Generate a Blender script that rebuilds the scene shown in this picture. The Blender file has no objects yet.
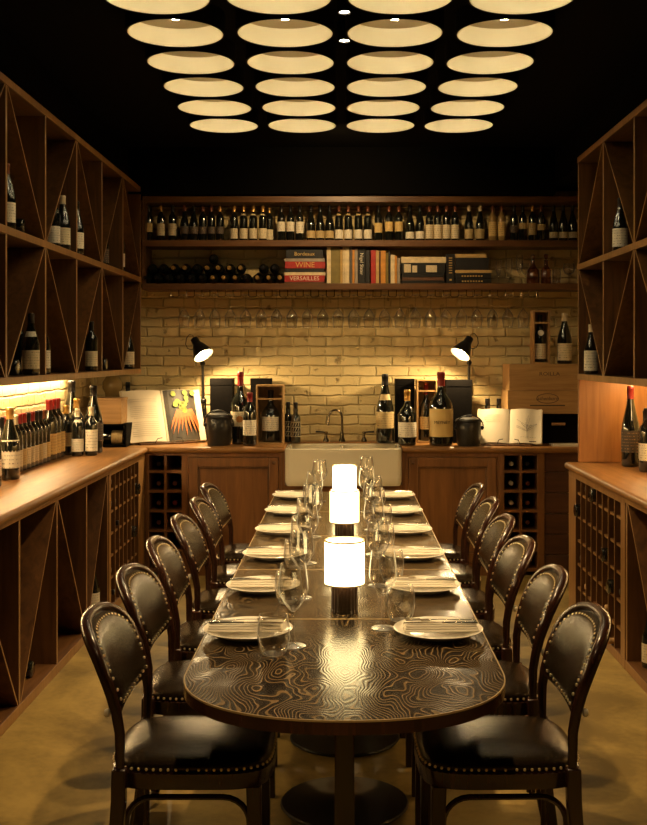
import bpy, bmesh, math, random
from math import pi, sin, cos, radians, sqrt
from mathutils import Vector, Matrix
random.seed(7)
SC = bpy.context.scene
COL = SC.collection
F, VX, VY, H = 1090.0, 344.5, 355.0, 1.54
def PX(px, d): return (px - VX) * d / F
def PZ(py, d): return H - (py - VY) * d / F
ORD = ['first','second','third','fourth','fifth','sixth','seventh','eighth','ninth','tenth','eleventh','twelfth','thirteenth','fourteenth','fifteenth','sixteenth','seventeenth','eighteenth','nineteenth','twentieth']
def nth(i):
    if i < 20: return ORD[i]
    t = {2:'twenty',3:'thirty',4:'forty',5:'fifty'}[(i+1)//10]
    u = (i+1) % 10
    return (t[:-1]+'ieth') if u == 0 else t+'-'+ORD[u-1]

# ------------------------------------------------------------------ materials
MATS = {}
def new_mat(name):
    m = bpy.data.materials.new(name); m.use_nodes = True
    nt = m.node_tree; b = nt.nodes['Principled BSDF']
    MATS[name] = m
    return m, nt, b
def plain(name, c, rough=0.5, metal=0.0, coat=0.0, emit=None, es=0.0, var=0.0, bump=0.0, scale=40.0, spec=None):
    m, nt, b = new_mat(name)
    b.inputs['Base Color'].default_value = (*c, 1); b.inputs['Roughness'].default_value = rough
    b.inputs['Metallic'].default_value = metal; b.inputs['Coat Weight'].default_value = coat
    b.inputs['Coat Roughness'].default_value = 0.08
    if spec is not None: b.inputs['Specular IOR Level'].default_value = spec
    if emit:
        b.inputs['Emission Color'].default_value = (*emit, 1); b.inputs['Emission Strength'].default_value = es
    if var or bump:
        tc = nt.nodes.new('ShaderNodeTexCoord'); n = nt.nodes.new('ShaderNodeTexNoise')
        n.inputs['Scale'].default_value = scale; n.inputs['Detail'].default_value = 4
        nt.links.new(tc.outputs['Object'], n.inputs['Vector'])
        if var:
            r = nt.nodes.new('ShaderNodeValToRGB'); e = r.color_ramp.elements
            e[0].position = .3; e[1].position = .7
            e[0].color = (*[x*(1-var) for x in c], 1); e[1].color = (*[min(1, x*(1+var)) for x in c], 1)
            nt.links.new(n.outputs['Fac'], r.inputs['Fac']); nt.links.new(r.outputs['Color'], b.inputs['Base Color'])
        if bump:
            bp = nt.nodes.new('ShaderNodeBump'); bp.inputs['Strength'].default_value = bump; bp.inputs['Distance'].default_value = .01
            nt.links.new(n.outputs['Fac'], bp.inputs['Height']); nt.links.new(bp.outputs['Normal'], b.inputs['Normal'])
    return m
def wood(name, dark, light, axis='z', rough=.45, coat=0.0, fine=28.0, knots=True):
    m, nt, b = new_mat(name)
    L = nt.links.new; N = nt.nodes.new
    tc = N('ShaderNodeTexCoord'); mp = N('ShaderNodeMapping')
    s = {'x': (.09, 1, 1), 'y': (1, .09, 1), 'z': (1, 1, .09)}[axis]
    mp.inputs['Scale'].default_value = s
    oi = N('ShaderNodeObjectInfo'); ad = N('ShaderNodeVectorMath'); ad.operation = 'ADD'
    L(tc.outputs['Object'], ad.inputs[0]); L(oi.outputs['Location'], ad.inputs[1]); L(ad.outputs[0], mp.inputs['Vector'])
    n1 = N('ShaderNodeTexNoise'); n1.inputs['Scale'].default_value = fine; n1.inputs['Detail'].default_value = 6; n1.inputs['Distortion'].default_value = .8
    n2 = N('ShaderNodeTexNoise'); n2.inputs['Scale'].default_value = 5; n2.inputs['Detail'].default_value = 3
    L(mp.outputs['Vector'], n1.inputs['Vector']); L(mp.outputs['Vector'], n2.inputs['Vector'])
    mx = N('ShaderNodeMath'); mx.operation = 'MULTIPLY_ADD'; mx.inputs[1].default_value = .6
    ml = N('ShaderNodeMath'); ml.operation = 'MULTIPLY'; ml.inputs[1].default_value = .4
    L(n2.outputs['Fac'], ml.inputs[0]); L(n1.outputs['Fac'], mx.inputs[0]); L(ml.outputs[0], mx.inputs[2])
    r = N('ShaderNodeValToRGB'); e = r.color_ramp.elements
    e[0].position = .36; e[0].color = (*dark, 1); e[1].position = .66; e[1].color = (*light, 1)
    L(mx.outputs[0], r.inputs['Fac']); L(r.outputs['Color'], b.inputs['Base Color'])
    b.inputs['Roughness'].default_value = rough; b.inputs['Coat Weight'].default_value = coat; b.inputs['Coat Roughness'].default_value = .15
    bp = N('ShaderNodeBump'); bp.inputs['Strength'].default_value = .12; bp.inputs['Distance'].default_value = .003
    L(n1.outputs['Fac'], bp.inputs['Height']); L(bp.outputs['Normal'], b.inputs['Normal'])
    return m
OD, OL = (.070, .028, .008), (.17, .073, .021)
wood('oak_lit_edge', (.24, .115, .035), (.38, .20, .068), 'z', .4)  # board fronts made paler in colour, as if catching the ceiling light
for ax in 'xyz': wood('oak_'+ax, OD, OL, ax, .42)
for ax in 'xy': wood('counter_'+ax, (.20, .085, .020), (.37, .175, .046), ax, .42, .08)
wood('honey_z', (.30, .12, .03), (.48, .21, .06), 'z', .4)
wood('cab_z', (.13, .05, .013), (.25, .105, .03), 'z', .38); wood('cab_x', (.13, .05, .013), (.25, .105, .03), 'x', .38)
wood('slat_x', (.055, .018, .007), (.10, .038, .014), 'x', .45)
wood('pine_x', (.34, .18, .06), (.52, .31, .12), 'x', .55, fine=40); wood('pine_z', (.34, .18, .06), (.52, .31, .12), 'z', .55, fine=40)
wood('mahogany', (.016, .0055, .003), (.05, .016, .007), 'z', .25, .35, fine=60)
plain('leather', (.0085, .005, .0022), .22, bump=.12, scale=160, var=.2, spec=.32)
MATS['leather'].node_tree.nodes['Principled BSDF'].inputs['Specular Tint'].default_value = (1, .78, .5, 1)
plain('brass', (.95, .78, .48), .34, .8)
plain('black_metal', (.012, .011, .010), .35, .3, coat=.3)
plain('black_matte', (.0012, .0011, .001), .95, spec=.1)
plain('drum_outer', (.002, .0018, .0017), .9, spec=.2)
plain('cream_liner', (.86, .76, .54), .6)
plain('crown_shaded', (.50, .42, .27), .7)  # drum tops coloured darker to imitate the shade inside the lamp
plain('black_card', (.0045, .0036, .003), .85, var=.3, spec=.08)
plain('pot_black', (.011, .010, .009), .38, coat=.25, bump=.1, scale=60)
plain('chrome', (.75, .72, .66), .14, 1.0)
plain('bronze', (.20, .16, .10), .22, 1.0)
plain('steel', (.70, .67, .60), .2, 1.0)
plain('porcelain', (.82, .74, .55), .15, coat=.6)
plain('china', (.88, .84, .74), .22, coat=.3)
plain('linen', (.88, .82, .70), .8, bump=.3, scale=500)
plain('bottle_glass', (.008, .0085, .006), .055, coat=1.0)
plain('bottle_green', (.018, .02, .008), .07, coat=1.0)
plain('bottle_pale', (.30, .20, .07), .08, coat=1.0)
plain('lattice', (.55, .47, .34), .5)
plain('cap_black', (.014, .012, .012), .3, .4)
plain('cap_red', (.20, .010, .009), .35, .1)
plain('cap_brown', (.16, .05, .02), .35, .3)
plain('cap_gold', (.58, .34, .10), .3, .7)
plain('cap_cream', (.70, .58, .38), .45)
plain('cork', (.55, .34, .15), .8, var=.2)
plain('label_plain', (.66, .46, .17), .6)
plain('print_ink', (.05, .028, .018), .7)
plain('print_gold', (.70, .45, .14), .4, .4)
plain('print_white', (.82, .72, .55), .6)
plain('print_grey', (.32, .27, .20), .7)
plain('print_faint', (.58, .49, .35), .7)
plain('seal_orange', (.62, .25, .05), .6)
plain('paper', (.80, .70, .52), .75, var=.05, scale=8)
plain('paper_edge', (.66, .54, .36), .8, var=.12, scale=120)
plain('plate_photo', (.05, .038, .022), .55, var=.5, scale=14)
plain('carrot', (.50, .13, .015), .5, var=.2, scale=60)
plain('carrot_top', (.24, .27, .02), .6, var=.35, scale=50)
plain('rubber', (.75, .70, .58), .5)
plain('bulb', (1, .9, .7), .5, emit=(1, .84, .52), es=80)
plain('lens', (1, .9, .7), .5, emit=(1, .84, .55), es=90)
plain('desk_bulb', (1, .9, .7), .5, emit=(1, .80, .48), es=22)
plain('strip_glow', (1, .9, .7), .5, emit=(1, .72, .36), es=68)
plain('strip_glow_soft', (1, .9, .7), .5, emit=(1, .66, .28), es=42)
plain('white_enamel', (.85, .78, .62), .4)
plain('shade_glow', (.9, .8, .6), .8, emit=(1, .76, .34), es=6.2)
plain('shade_rim', (.42, .30, .16), .8)
plain('ribbed_dark', (.020, .010, .006), .3, coat=.4)
plain('walnut_edge', (.36, .25, .11), .4, .1)
for n, c in dict(cream=(.74, .62, .40), white=(.80, .72, .56), yellow=(.66, .46, .17), tan=(.52, .38, .17), dark=(.07, .05, .035)).items():
    m, nt, b = new_mat('label_'+n)
    N = nt.nodes.new; L = nt.links.new
    tc = N('ShaderNodeTexCoord'); sp = N('ShaderNodeSeparateXYZ'); L(tc.outputs['Generated'], sp.inputs[0])
    mu = N('ShaderNodeMath'); mu.operation = 'MULTIPLY'; mu.inputs[1].default_value = 7; L(sp.outputs['Z'], mu.inputs[0])
    fr = N('ShaderNodeMath'); fr.operation = 'FRACT'; L(mu.outputs[0], fr.inputs[0])
    lt = N('ShaderNodeMath'); lt.operation = 'LESS_THAN'; lt.inputs[1].default_value = .32; L(fr.outputs[0], lt.inputs[0])
    mp = N('ShaderNodeMapping'); mp.inputs['Scale'].default_value = (9, 0, 1.0); L(tc.outputs['Generated'], mp.inputs['Vector'])
    nz = N('ShaderNodeTexNoise'); nz.inputs['Scale'].default_value = 2.6; nz.inputs['Detail'].default_value = 2; L(mp.outputs[0], nz.inputs['Vector'])
    gt = N('ShaderNodeMath'); gt.operation = 'GREATER_THAN'; gt.inputs[1].default_value = .54; L(nz.outputs['Fac'], gt.inputs[0])
    an = N('ShaderNodeMath'); an.operation = 'MULTIPLY'; L(lt.outputs[0], an.inputs[0]); L(gt.outputs[0], an.inputs[1])
    ak = N('ShaderNodeMath'); ak.operation = 'MULTIPLY'; ak.inputs[1].default_value = .7; L(an.outputs[0], ak.inputs[0])
    mx = N('ShaderNodeMix'); mx.data_type = 'RGBA'; L(ak.outputs[0], mx.inputs['Factor'])
    mx.inputs['A'].default_value = (*c, 1); mx.inputs['B'].default_value = ((.09, .05, .03, 1) if n != 'dark' else (.5, .3, .15, 1))
    L(mx.outputs['Result'], b.inputs['Base Color']); b.inputs['Roughness'].default_value = .6
for n, c in dict(red=(.42, .022, .016), black=(.008, .0065, .005), cream=(.74, .60, .36), olive=(.20, .15, .03), ochre=(.52, .33, .10), grey=(.10, .085, .07), silver=(.33, .28, .22), orange=(.62, .27, .04), brown=(.12, .05, .02), tan=(.56, .38, .14), navy=(.012, .010, .009)).items():
    plain('book_'+n, c, .5, var=.15, scale=30)
def glassmat(name, tint):
    m, nt, b = new_mat(name); N = nt.nodes.new; L = nt.links.new; out = nt.nodes['Material Output']; nt.nodes.remove(b)
    tr = N('ShaderNodeBsdfTransparent'); tr.inputs['Color'].default_value = (*tint, 1)
    g1 = N('ShaderNodeBsdfGlossy'); g1.inputs['Roughness'].default_value = .28
    g2 = N('ShaderNodeBsdfGlossy'); g2.inputs['Roughness'].default_value = .10
    lw = N('ShaderNodeLayerWeight'); lw.inputs['Blend'].default_value = .5
    pw = N('ShaderNodeMath'); pw.operation = 'POWER'; pw.inputs[1].default_value = 2.6; L(lw.outputs['Facing'], pw.inputs[0])
    ml = N('ShaderNodeMath'); ml.operation = 'MULTIPLY'; ml.inputs[1].default_value = .75; L(pw.outputs[0], ml.inputs[0])
    mx = N('ShaderNodeMixShader'); L(ml.outputs[0], mx.inputs['Fac']); L(tr.outputs[0], mx.inputs[1]); L(g1.outputs[0], mx.inputs[2])
    m2 = N('ShaderNodeMixShader'); m2.inputs['Fac'].default_value = .10; L(mx.outputs[0], m2.inputs[1]); L(g2.outputs[0], m2.inputs[2]); L(m2.outputs[0], out.inputs['Surface'])
glassmat('clear_glass', (.985, .98, .965)); glassmat('pink_spirit', (.62, .36, .22))
def brick(name, axes):
    m, nt, b = new_mat(name); N = nt.nodes.new; L = nt.links.new
    tc = N('ShaderNodeTexCoord'); sp = N('ShaderNodeSeparateXYZ'); cb = N('ShaderNodeCombineXYZ')
    L(tc.outputs['Object'], sp.inputs[0]); L(sp.outputs[axes[0].upper()], cb.inputs['X']); L(sp.outputs[axes[1].upper()], cb.inputs['Y'])
    nz = N('ShaderNodeTexNoise'); nz.inputs['Scale'].default_value = 9; nz.inputs['Detail'].default_value = 4; L(cb.outputs[0], nz.inputs['Vector'])
    wv = N('ShaderNodeVectorMath'); wv.operation = 'SCALE'; wv.inputs['Scale'].default_value = .03; L(nz.outputs['Color'], wv.inputs[0])
    ad = N('ShaderNodeVectorMath'); L(cb.outputs[0], ad.inputs[0]); L(wv.outputs[0], ad.inputs[1])
    bk = N('ShaderNodeTexBrick'); L(ad.outputs[0], bk.inputs['Vector'])
    bk.inputs['Scale'].default_value = 1; bk.inputs['Brick Width'].default_value = .245; bk.inputs['Row Height'].default_value = .0735
    bk.inputs['Mortar Size'].default_value = .010; bk.inputs['Mortar Smooth'].default_value = .9
    bk.inputs['Color1'].default_value = (.70, .55, .27, 1); bk.inputs['Color2'].default_value = (.60, .45, .20, 1); bk.inputs['Mortar'].default_value = (.58, .44, .20, 1)
    n2 = N('ShaderNodeTexNoise'); n2.inputs['Scale'].default_value = 34; n2.inputs['Detail'].default_value = 5; L(cb.outputs[0], n2.inputs['Vector'])
    n3 = N('ShaderNodeTexNoise'); n3.inputs['Scale'].default_value = 13; n3.inputs['Detail'].default_value = 3; L(cb.outputs[0], n3.inputs['Vector'])
    rp = N('ShaderNodeValToRGB'); rp.color_ramp.elements[0].position = .27; rp.color_ramp.elements[0].color = (.22, .17, .10, 1); rp.color_ramp.elements[1].position = .37; rp.color_ramp.elements[1].color = (1, 1, 1, 1)
    L(n3.outputs['Fac'], rp.inputs['Fac'])
    mx = N('ShaderNodeMix'); mx.data_type = 'RGBA'; mx.blend_type = 'MULTIPLY'; mx.inputs['Factor'].default_value = .75
    L(bk.outputs['Color'], mx.inputs['A']); L(rp.outputs['Color'], mx.inputs['B']); L(mx.outputs['Result'], b.inputs['Base Color'])
    inv = N('ShaderNodeMath'); inv.operation = 'SUBTRACT'; inv.inputs[0].default_value = 1; L(bk.outputs['Fac'], inv.inputs[1])
    h1 = N('ShaderNodeMath'); h1.operation = 'MULTIPLY_ADD'; h1.inputs[1].default_value = .35; L(n2.outputs['Fac'], h1.inputs[0]); L(inv.outputs[0], h1.inputs[2])
    h2 = N('ShaderNodeMath'); h2.operation = 'MULTIPLY_ADD'; h2.inputs[1].default_value = .6; L(rp.outputs['Color'], h2.inputs[0]); L(h1.outputs[0], h2.inputs[2])
    bp = N('ShaderNodeBump'); bp.inputs['Strength'].default_value = .85; bp.inputs['Distance'].default_value = .013
    L(h2.outputs[0], bp.inputs['Height']); L(bp.outputs['Normal'], b.inputs['Normal'])
    b.inputs['Roughness'].default_value = .75
brick('brick_back', 'xz'); brick('brick_side', 'yz')
def floor_mat():
    m, nt, b = new_mat('concrete'); N = nt.nodes.new; L = nt.links.new
    tc = N('ShaderNodeTexCoord')
    n1 = N('ShaderNodeTexNoise'); n1.inputs['Scale'].default_value = 1.6; n1.inputs['Detail'].default_value = 7; n1.inputs['Roughness'].default_value = .65; n1.inputs['Distortion'].default_value = .6
    n2 = N('ShaderNodeTexNoise'); n2.inputs['Scale'].default_value = 30; n2.inputs['Detail'].default_value = 4
    L(tc.outputs['Object'], n1.inputs['Vector']); L(tc.outputs['Object'], n2.inputs['Vector'])
    ma = N('ShaderNodeMath'); ma.operation = 'MULTIPLY_ADD'; ma.inputs[1].default_value = .2; L(n2.outputs['Fac'], ma.inputs[0]); L(n1.outputs['Fac'], ma.inputs[2])
    r = N('ShaderNodeValToRGB'); e = r.color_ramp.elements
    e[0].position = .47; e[0].color = (.16, .105, .024, 1); e[1].position = .72; e[1].color = (.34, .235, .065, 1)
    L(ma.outputs[0], r.inputs['Fac']); L(r.outputs['Color'], b.inputs['Base Color'])
    b.inputs['Roughness'].default_value = .5
    bp = N('ShaderNodeBump'); bp.inputs['Strength'].default_value = .08; L(n2.outputs['Fac'], bp.inputs['Height']); L(bp.outputs['Normal'], b.inputs['Normal'])
floor_mat()
def table_mat():
    m, nt, b = new_mat('wenge'); N = nt.nodes.new; L = nt.links.new
    tc = N('ShaderNodeTexCoord'); oi = N('ShaderNodeObjectInfo'); ad = N('ShaderNodeVectorMath')
    L(tc.outputs['Object'], ad.inputs[0]); L(oi.outputs['Location'], ad.inputs[1])
    mp = N('ShaderNodeMapping'); mp.inputs['Scale'].default_value = (1, .55, 1); L(ad.outputs[0], mp.inputs['Vector'])
    n0 = N('ShaderNodeTexNoise'); n0.inputs['Scale'].default_value = 8.5; n0.inputs['Detail'].default_value = 1.5; n0.inputs['Roughness'].default_value = .45; L(mp.outputs[0], n0.inputs['Vector'])
    sp = N('ShaderNodeSeparateXYZ'); L(ad.outputs[0], sp.inputs[0])
    ab = N('ShaderNodeMath'); ab.operation = 'ABSOLUTE'; L(sp.outputs['X'], ab.inputs[0])
    px = N('ShaderNodeMath'); px.operation = 'MULTIPLY'; px.inputs[1].default_value = 420; L(ab.outputs[0], px.inputs[0])
    mu = N('ShaderNodeMath'); mu.operation = 'MULTIPLY_ADD'; mu.inputs[1].default_value = 150; L(n0.outputs['Fac'], mu.inputs[0]); L(px.outputs[0], mu.inputs[2])
    sn = N('ShaderNodeMath'); sn.operation = 'SINE'; L(mu.outputs[0], sn.inputs[0])
    r = N('ShaderNodeValToRGB'); e = r.color_ramp.elements
    mr = N('ShaderNodeMapRange'); mr.inputs['From Min'].default_value = -1; L(sn.outputs[0], mr.inputs['Value'])
    e[0].position = .52; e[0].color = (.010, .006, .0032, 1); e[1].position = 1.0; e[1].color = (.16, .105, .047, 1)
    L(mr.outputs[0], r.inputs['Fac']); L(r.outputs['Color'], b.inputs['Base Color'])
    b.inputs['Roughness'].default_value = .2; b.inputs['Specular IOR Level'].default_value = .4
    bp = N('ShaderNodeBump'); bp.inputs['Strength'].default_value = .12; bp.inputs['Distance'].default_value = .0015
    L(mr.outputs[0], bp.inputs['Height']); L(bp.outputs['Normal'], b.inputs['Normal'])
table_mat()

# ------------------------------------------------------------------ mesh helpers
def wloc(o):
    v = Vector((0, 0, 0))
    while o: v += o.location; o = o.parent
    return v
class MB:
    def __init__(s): s.v = []; s.f = []
    def add(s, vs, fs):
        n = len(s.v); s.v += [tuple(v) for v in vs]; s.f += [tuple(i+n for i in f) for f in fs]; return s
    def box(s, x0, x1, y0, y1, z0, z1):
        if x0 > x1: x0, x1 = x1, x0
        if y0 > y1: y0, y1 = y1, y0
        if z0 > z1: z0, z1 = z1, z0
        return s.add([(x0,y0,z0),(x1,y0,z0),(x1,y1,z0),(x0,y1,z0),(x0,y0,z1),(x1,y0,z1),(x1,y1,z1),(x0,y1,z1)],
              [(0,3,2,1),(4,5,6,7),(0,1,5,4),(1,2,6,5),(2,3,7,6),(3,0,4,7)])
    def prism(s, poly, axis, a, b):
        """poly: 2D points; axis x: (y,z), y: (x,z), z: (x,y)"""
        def P(p, t): return {'x': (t, p[0], p[1]), 'y': (p[0], t, p[1]), 'z': (p[0], p[1], t)}[axis]
        n = len(poly); vs = [P(p, a) for p in poly] + [P(p, b) for p in poly]
        return s.add(vs, [tuple(range(n))[::-1], tuple(range(n, 2*n))] + [(i, (i+1) % n, n+(i+1) % n, n+i) for i in range(n)])
    def lathe(s, prof, segs=24, c=(0,0,0), a0=0, a1=2*pi):
        full = abs(a1-a0-2*pi) < 1e-6; n = segs if full else segs+1
        vs = []; rings = []
        for r, z in prof:
            if r < 1e-6: rings.append([len(vs)]); vs.append((c[0], c[1], c[2]+z))
            else:
                rings.append(list(range(len(vs), len(vs)+n)))
                for k in range(n):
                    a = a0+(a1-a0)*k/segs; vs.append((c[0]+r*cos(a), c[1]+r*sin(a), c[2]+z))
        fs = []
        for A, B in zip(rings, rings[1:]):
            for k in range(segs):
                k2 = (k+1) % n
                if len(A) == 1 and len(B) == 1: continue
                if len(A) == 1: fs.append((A[0], B[k2], B[k]))
                elif len(B) == 1: fs.append((A[k], A[k2], B[0]))
                else: fs.append((A[k], A[k2], B[k2], B[k]))
        return s.add(vs, fs)
    def sweep(s, pts, sec, ref=(0,0,1), closed=False, scales=None):
        pts = [Vector(p) for p in pts]; ref = Vector(ref); n = len(pts); m = len(sec); vs = []
        for i, p in enumerate(pts):
            if closed: t = pts[(i+1) % n]-pts[i-1]
            else: t = pts[min(i+1, n-1)]-pts[max(i-1, 0)]
            t.normalize(); a = ref-t*ref.dot(t)
            if a.length < 1e-5: a = t.orthogonal()
            a.normalize(); b = t.cross(a); k = scales[i] if scales else 1
            for u, w in sec: vs.append(p+a*u*k+b*w*k)
        fs = [(i*m+j, i*m+(j+1) % m, ((i+1) % n)*m+(j+1) % m, ((i+1) % n)*m+j) for i in range(n if closed else n-1) for j in range(m)]
        if not closed: fs += [tuple(range(m))[::-1], tuple(range((n-1)*m, n*m))]
        return s.add(vs, fs)
    def tube(s, pts, r, segs=8, ref=(0,0,1), closed=False, scales=None):
        return s.sweep(pts, [(r*cos(2*pi*k/segs), r*sin(2*pi*k/segs)) for k in range(segs)], ref, closed, scales)
    def ball(s, c, r, segs=8, rings=5, sq=(1,1,1)):
        pr = [(r*sin(pi*k/rings), -r*cos(pi*k/rings)) for k in range(rings+1)]
        pr[0] = (0, -r); pr[-1] = (0, r)
        n = len(s.v); s.lathe(pr, segs)
        s.v[n:] = [(c[0]+x*sq[0], c[1]+y*sq[1], c[2]+z*sq[2]) for x, y, z in s.v[n:]]
        return s
    def xf(s, M): s.v = [tuple(M @ Vector(v)) for v in s.v]; return s
    def loft(s, rings, cap0=True, cap1=True):
        m = len(rings[0]); vs = [p for r in rings for p in r]
        fs = [(i*m+j, i*m+(j+1) % m, (i+1)*m+(j+1) % m, (i+1)*m+j) for i in range(len(rings)-1) for j in range(m)]
        if cap0: fs.append(tuple(range(m))[::-1])
        if cap1: fs.append(tuple(range((len(rings)-1)*m, len(rings)*m)))
        return s.add(vs, fs)
    def mesh(s, name, mat, smooth=40):
        me = bpy.data.meshes.new(name); me.from_pydata(s.v, [], s.f)
        bm = bmesh.new(); bm.from_mesh(me); bmesh.ops.recalc_face_normals(bm, faces=bm.faces); bm.to_mesh(me); bm.free()
        me.materials.append(MATS[mat])
        if smooth:
            me.polygons.foreach_set('use_smooth', [True]*len(me.polygons)); me.set_sharp_from_angle(angle=radians(smooth))
        me.update(); return me
    def build(s, name, mat, parent=None, smooth=40, bevel=0, origin=None):
        o0 = wloc(parent) if parent else Vector(origin or (0,0,0))
        if o0.length: s.v = [(x-o0.x, y-o0.y, z-o0.z) for x, y, z in s.v]
        o = bpy.data.objects.new(name, s.mesh(name, mat, smooth)); COL.objects.link(o)
        if parent: o.parent = parent
        else: o.location = o0
        if bevel:
            m = o.modifiers.new('bevel', 'BEVEL'); m.width = bevel; m.segments = 2; m.limit_method = 'ANGLE'
        return o
def put(name, me, parent, loc=(0,0,0), rot=(0,0,0), scale=None):
    o = bpy.data.objects.new(name, me); COL.objects.link(o); o.parent = parent; o.location = loc; o.rotation_euler = rot
    if scale: o.scale = (scale,)*3 if not isinstance(scale, tuple) else scale
    return o
def tag(o, label, cat, group=None):
    o['label'] = label; o['category'] = cat
    if group: o['group'] = group
    return o
def thing(name, label, cat, loc=(0,0,0), rot=(0,0,0), group=None):
    o = bpy.data.objects.new(name, None); COL.objects.link(o); o.empty_display_size = .05
    o.location = loc; o.rotation_euler = rot
    return tag(o, label, cat, group)
def struct(o): o['kind'] = 'structure'; return o
def copy_tree(o, parent=None):
    c = o.copy(); COL.objects.link(c); c.parent = parent
    for ch in o.children: copy_tree(ch, c)
    return c
def dup(o, loc, label, rotz=None, group=None):
    c = copy_tree(o); c.location = loc; c['label'] = label
    if rotz is not None: c.rotation_euler = (0, 0, rotz)
    if group: c['group'] = group
    return c
def text(name, body, size, mat, parent, loc, rot=(pi/2,0,0), ext=.0004, sx=1.0, shear=0.0):
    cu = bpy.data.curves.new(name, 'FONT'); cu.body = body; cu.size = size; cu.align_x = 'CENTER'; cu.align_y = 'CENTER'; cu.extrude = ext; cu.shear = shear; cu.resolution_u = 3
    t = bpy.data.objects.new('tmp', cu); COL.objects.link(t)
    dg = bpy.context.evaluated_depsgraph_get(); dg.update()
    me = bpy.data.meshes.new_from_object(t.evaluated_get(dg)); bpy.data.objects.remove(t)
    me.materials.clear(); me.materials.append(MATS[mat]); me.name = name
    return put(name, me, parent, loc, rot, (sx, 1, 1))
def superell(a, b, n, k, cx=0, cy=0):
    out = []
    for i in range(k):
        t = 2*pi*i/k; c, s_ = cos(t), sin(t)
        out.append((cx+a*math.copysign(abs(c)**(2/n), c), cy+b*math.copysign(abs(s_)**(2/n), s_)))
    return out

# ------------------------------------------------------------------ setting
XW, YB, YF, ZC = 1.88, 8.17, -1.6, 3.04
struct(MB().box(-XW-.1, XW+.1, YF-.1, YB+.1, -.1, 0).build('floor', 'concrete', smooth=0))
struct(MB().box(-XW-.1, XW+.1, YF-.1, YB+.1, ZC, ZC+.1).build('ceiling', 'black_matte', smooth=0))
struct(MB().box(-XW-.1, XW+.1, YB, YB+.1, 0, ZC).build('wall_back', 'brick_back', smooth=0))
struct(MB().box(-XW-.1, -XW, YF, YB, 0, ZC).build('wall_left', 'brick_side', smooth=0))
struct(MB().box(XW, XW+.1, YF, YB, 0, ZC).build('wall_right', 'brick_side', smooth=0))
struct(MB().box(-XW-.1, XW+.1, YF-.1, YF, 0, ZC).build('wall_front', 'slat_x', smooth=0))
struct(MB().box(-XW, -1.56, YF, YB, 2.77, ZC).build('trim_1', 'black_matte', smooth=0))
struct(MB().box(1.52, XW, YF, YB, 2.77, ZC).build('trim_2', 'black_matte', smooth=0))
struct(MB().box(-1.56, 1.52, 7.86, YB, 2.70, ZC).build('trim_3', 'black_matte', smooth=0))

def lit_fronts(r, sgn, skip=('back_panel',)):
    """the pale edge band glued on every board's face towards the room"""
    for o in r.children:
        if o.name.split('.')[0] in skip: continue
        o.data.materials.append(MATS['oak_lit_edge'])
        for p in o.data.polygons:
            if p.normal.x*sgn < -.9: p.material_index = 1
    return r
# ------------------------------------------------------------------ zigzag wine racks
def zig_rack(name, label, xf, xb, ups, tiers, flips, ends=True, zend=None):
    """ups: y of the upright centres; tiers: z of the horizontal board centres; flips: for each tier, is the diagonal's top at the first upright"""
    sgn = 1 if xb > xf else -1
    r = thing(name, label, 'wine rack', ((xf+xb)/2, (ups[0]+ups[-1])/2, tiers[0]-.02))
    T, U = .036, .024
    y0, y1 = ups[0]-U/2, ups[-1]+U/2
    MB().box(xb-sgn*.012, xb, y0, y1, tiers[0]+T/2, tiers[-1]-T/2).build('back_panel', 'oak_z', r)
    for i, z in enumerate(tiers):
        nm = 'bottom_board' if i == 0 else 'top_board' if i == len(tiers)-1 else 'shelf_board'
        MB().box(xf, xb, y0, y1, z-T/2, z+T/2).build(nm, 'oak_y', r, bevel=.003)
    for k, (za, zb) in enumerate(zip(tiers, tiers[1:])):
        for y in ups:
            MB().box(xf+sgn*.003, xb-sgn*.012, y-U/2, y+U/2, za+T/2, zb-T/2).build('upright', 'oak_z', r, bevel=.002)
        for j, (ya, yb) in enumerate(zip(ups, ups[1:])):
            top_first = (j % 2 == 0) == flips[k]
            a, b = ya+U/2, yb-U/2; lo, hi = za+T/2, zb-T/2; w = .013; dz = w*(hi-lo)/(b-a)
            poly = [(a, hi), (b-w, lo), (b, lo), (a+w, hi)] if top_first else [(a, lo), (a+w, lo), (b, hi), (b-w, hi)]
            MB().prism(poly, 'x', xf+sgn*.004, xb-sgn*.012).build('diagonal_board', 'oak_z', r)
    return lit_fronts(r, sgn)
XL, XR = -1.47, 1.43
upsL = [7.875-.625*k for k in range(8)][::-1]      # 3.5 .. 7.875
zig_rack('wine_rack', 'tall oak wine rack with zigzag dividers hung on the left wall', XL, -XW, upsL, [1.425, 2.085, 2.735], [False, True])
upsR = [6.685-.645*k for k in range(6)][::-1]
zig_rack('wine_rack', 'tall oak wine rack with zigzag dividers hung on the right wall', XR, XW, upsR, [1.408, 2.078, 2.735], [False, True])
# end panel standing on the right counter, carrying the right rack
tag(MB().box(1.432, 1.868, 6.66, 6.69, .885, 1.389).build('end_panel', 'honey_z', origin=(1.65, 6.675, .885), bevel=.003), 'plain oak board standing on the right counter under the wall rack', 'panel')
# under-shelf light strips
tag(MB().box(-1.85, -1.82, 3.0, 7.3, 1.394, 1.407).build('light_strip', 'strip_glow', origin=(-1.835, 5, 1.39), smooth=0), 'glowing light strip under the left wall rack', 'light strip')
tag(MB().box(1.72, 1.75, 3.0, 6.6, 1.377, 1.390).build('light_strip', 'strip_glow_soft', origin=(1.815, 5, 1.375), smooth=0), 'glowing light strip under the right wall rack', 'light strip')

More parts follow.
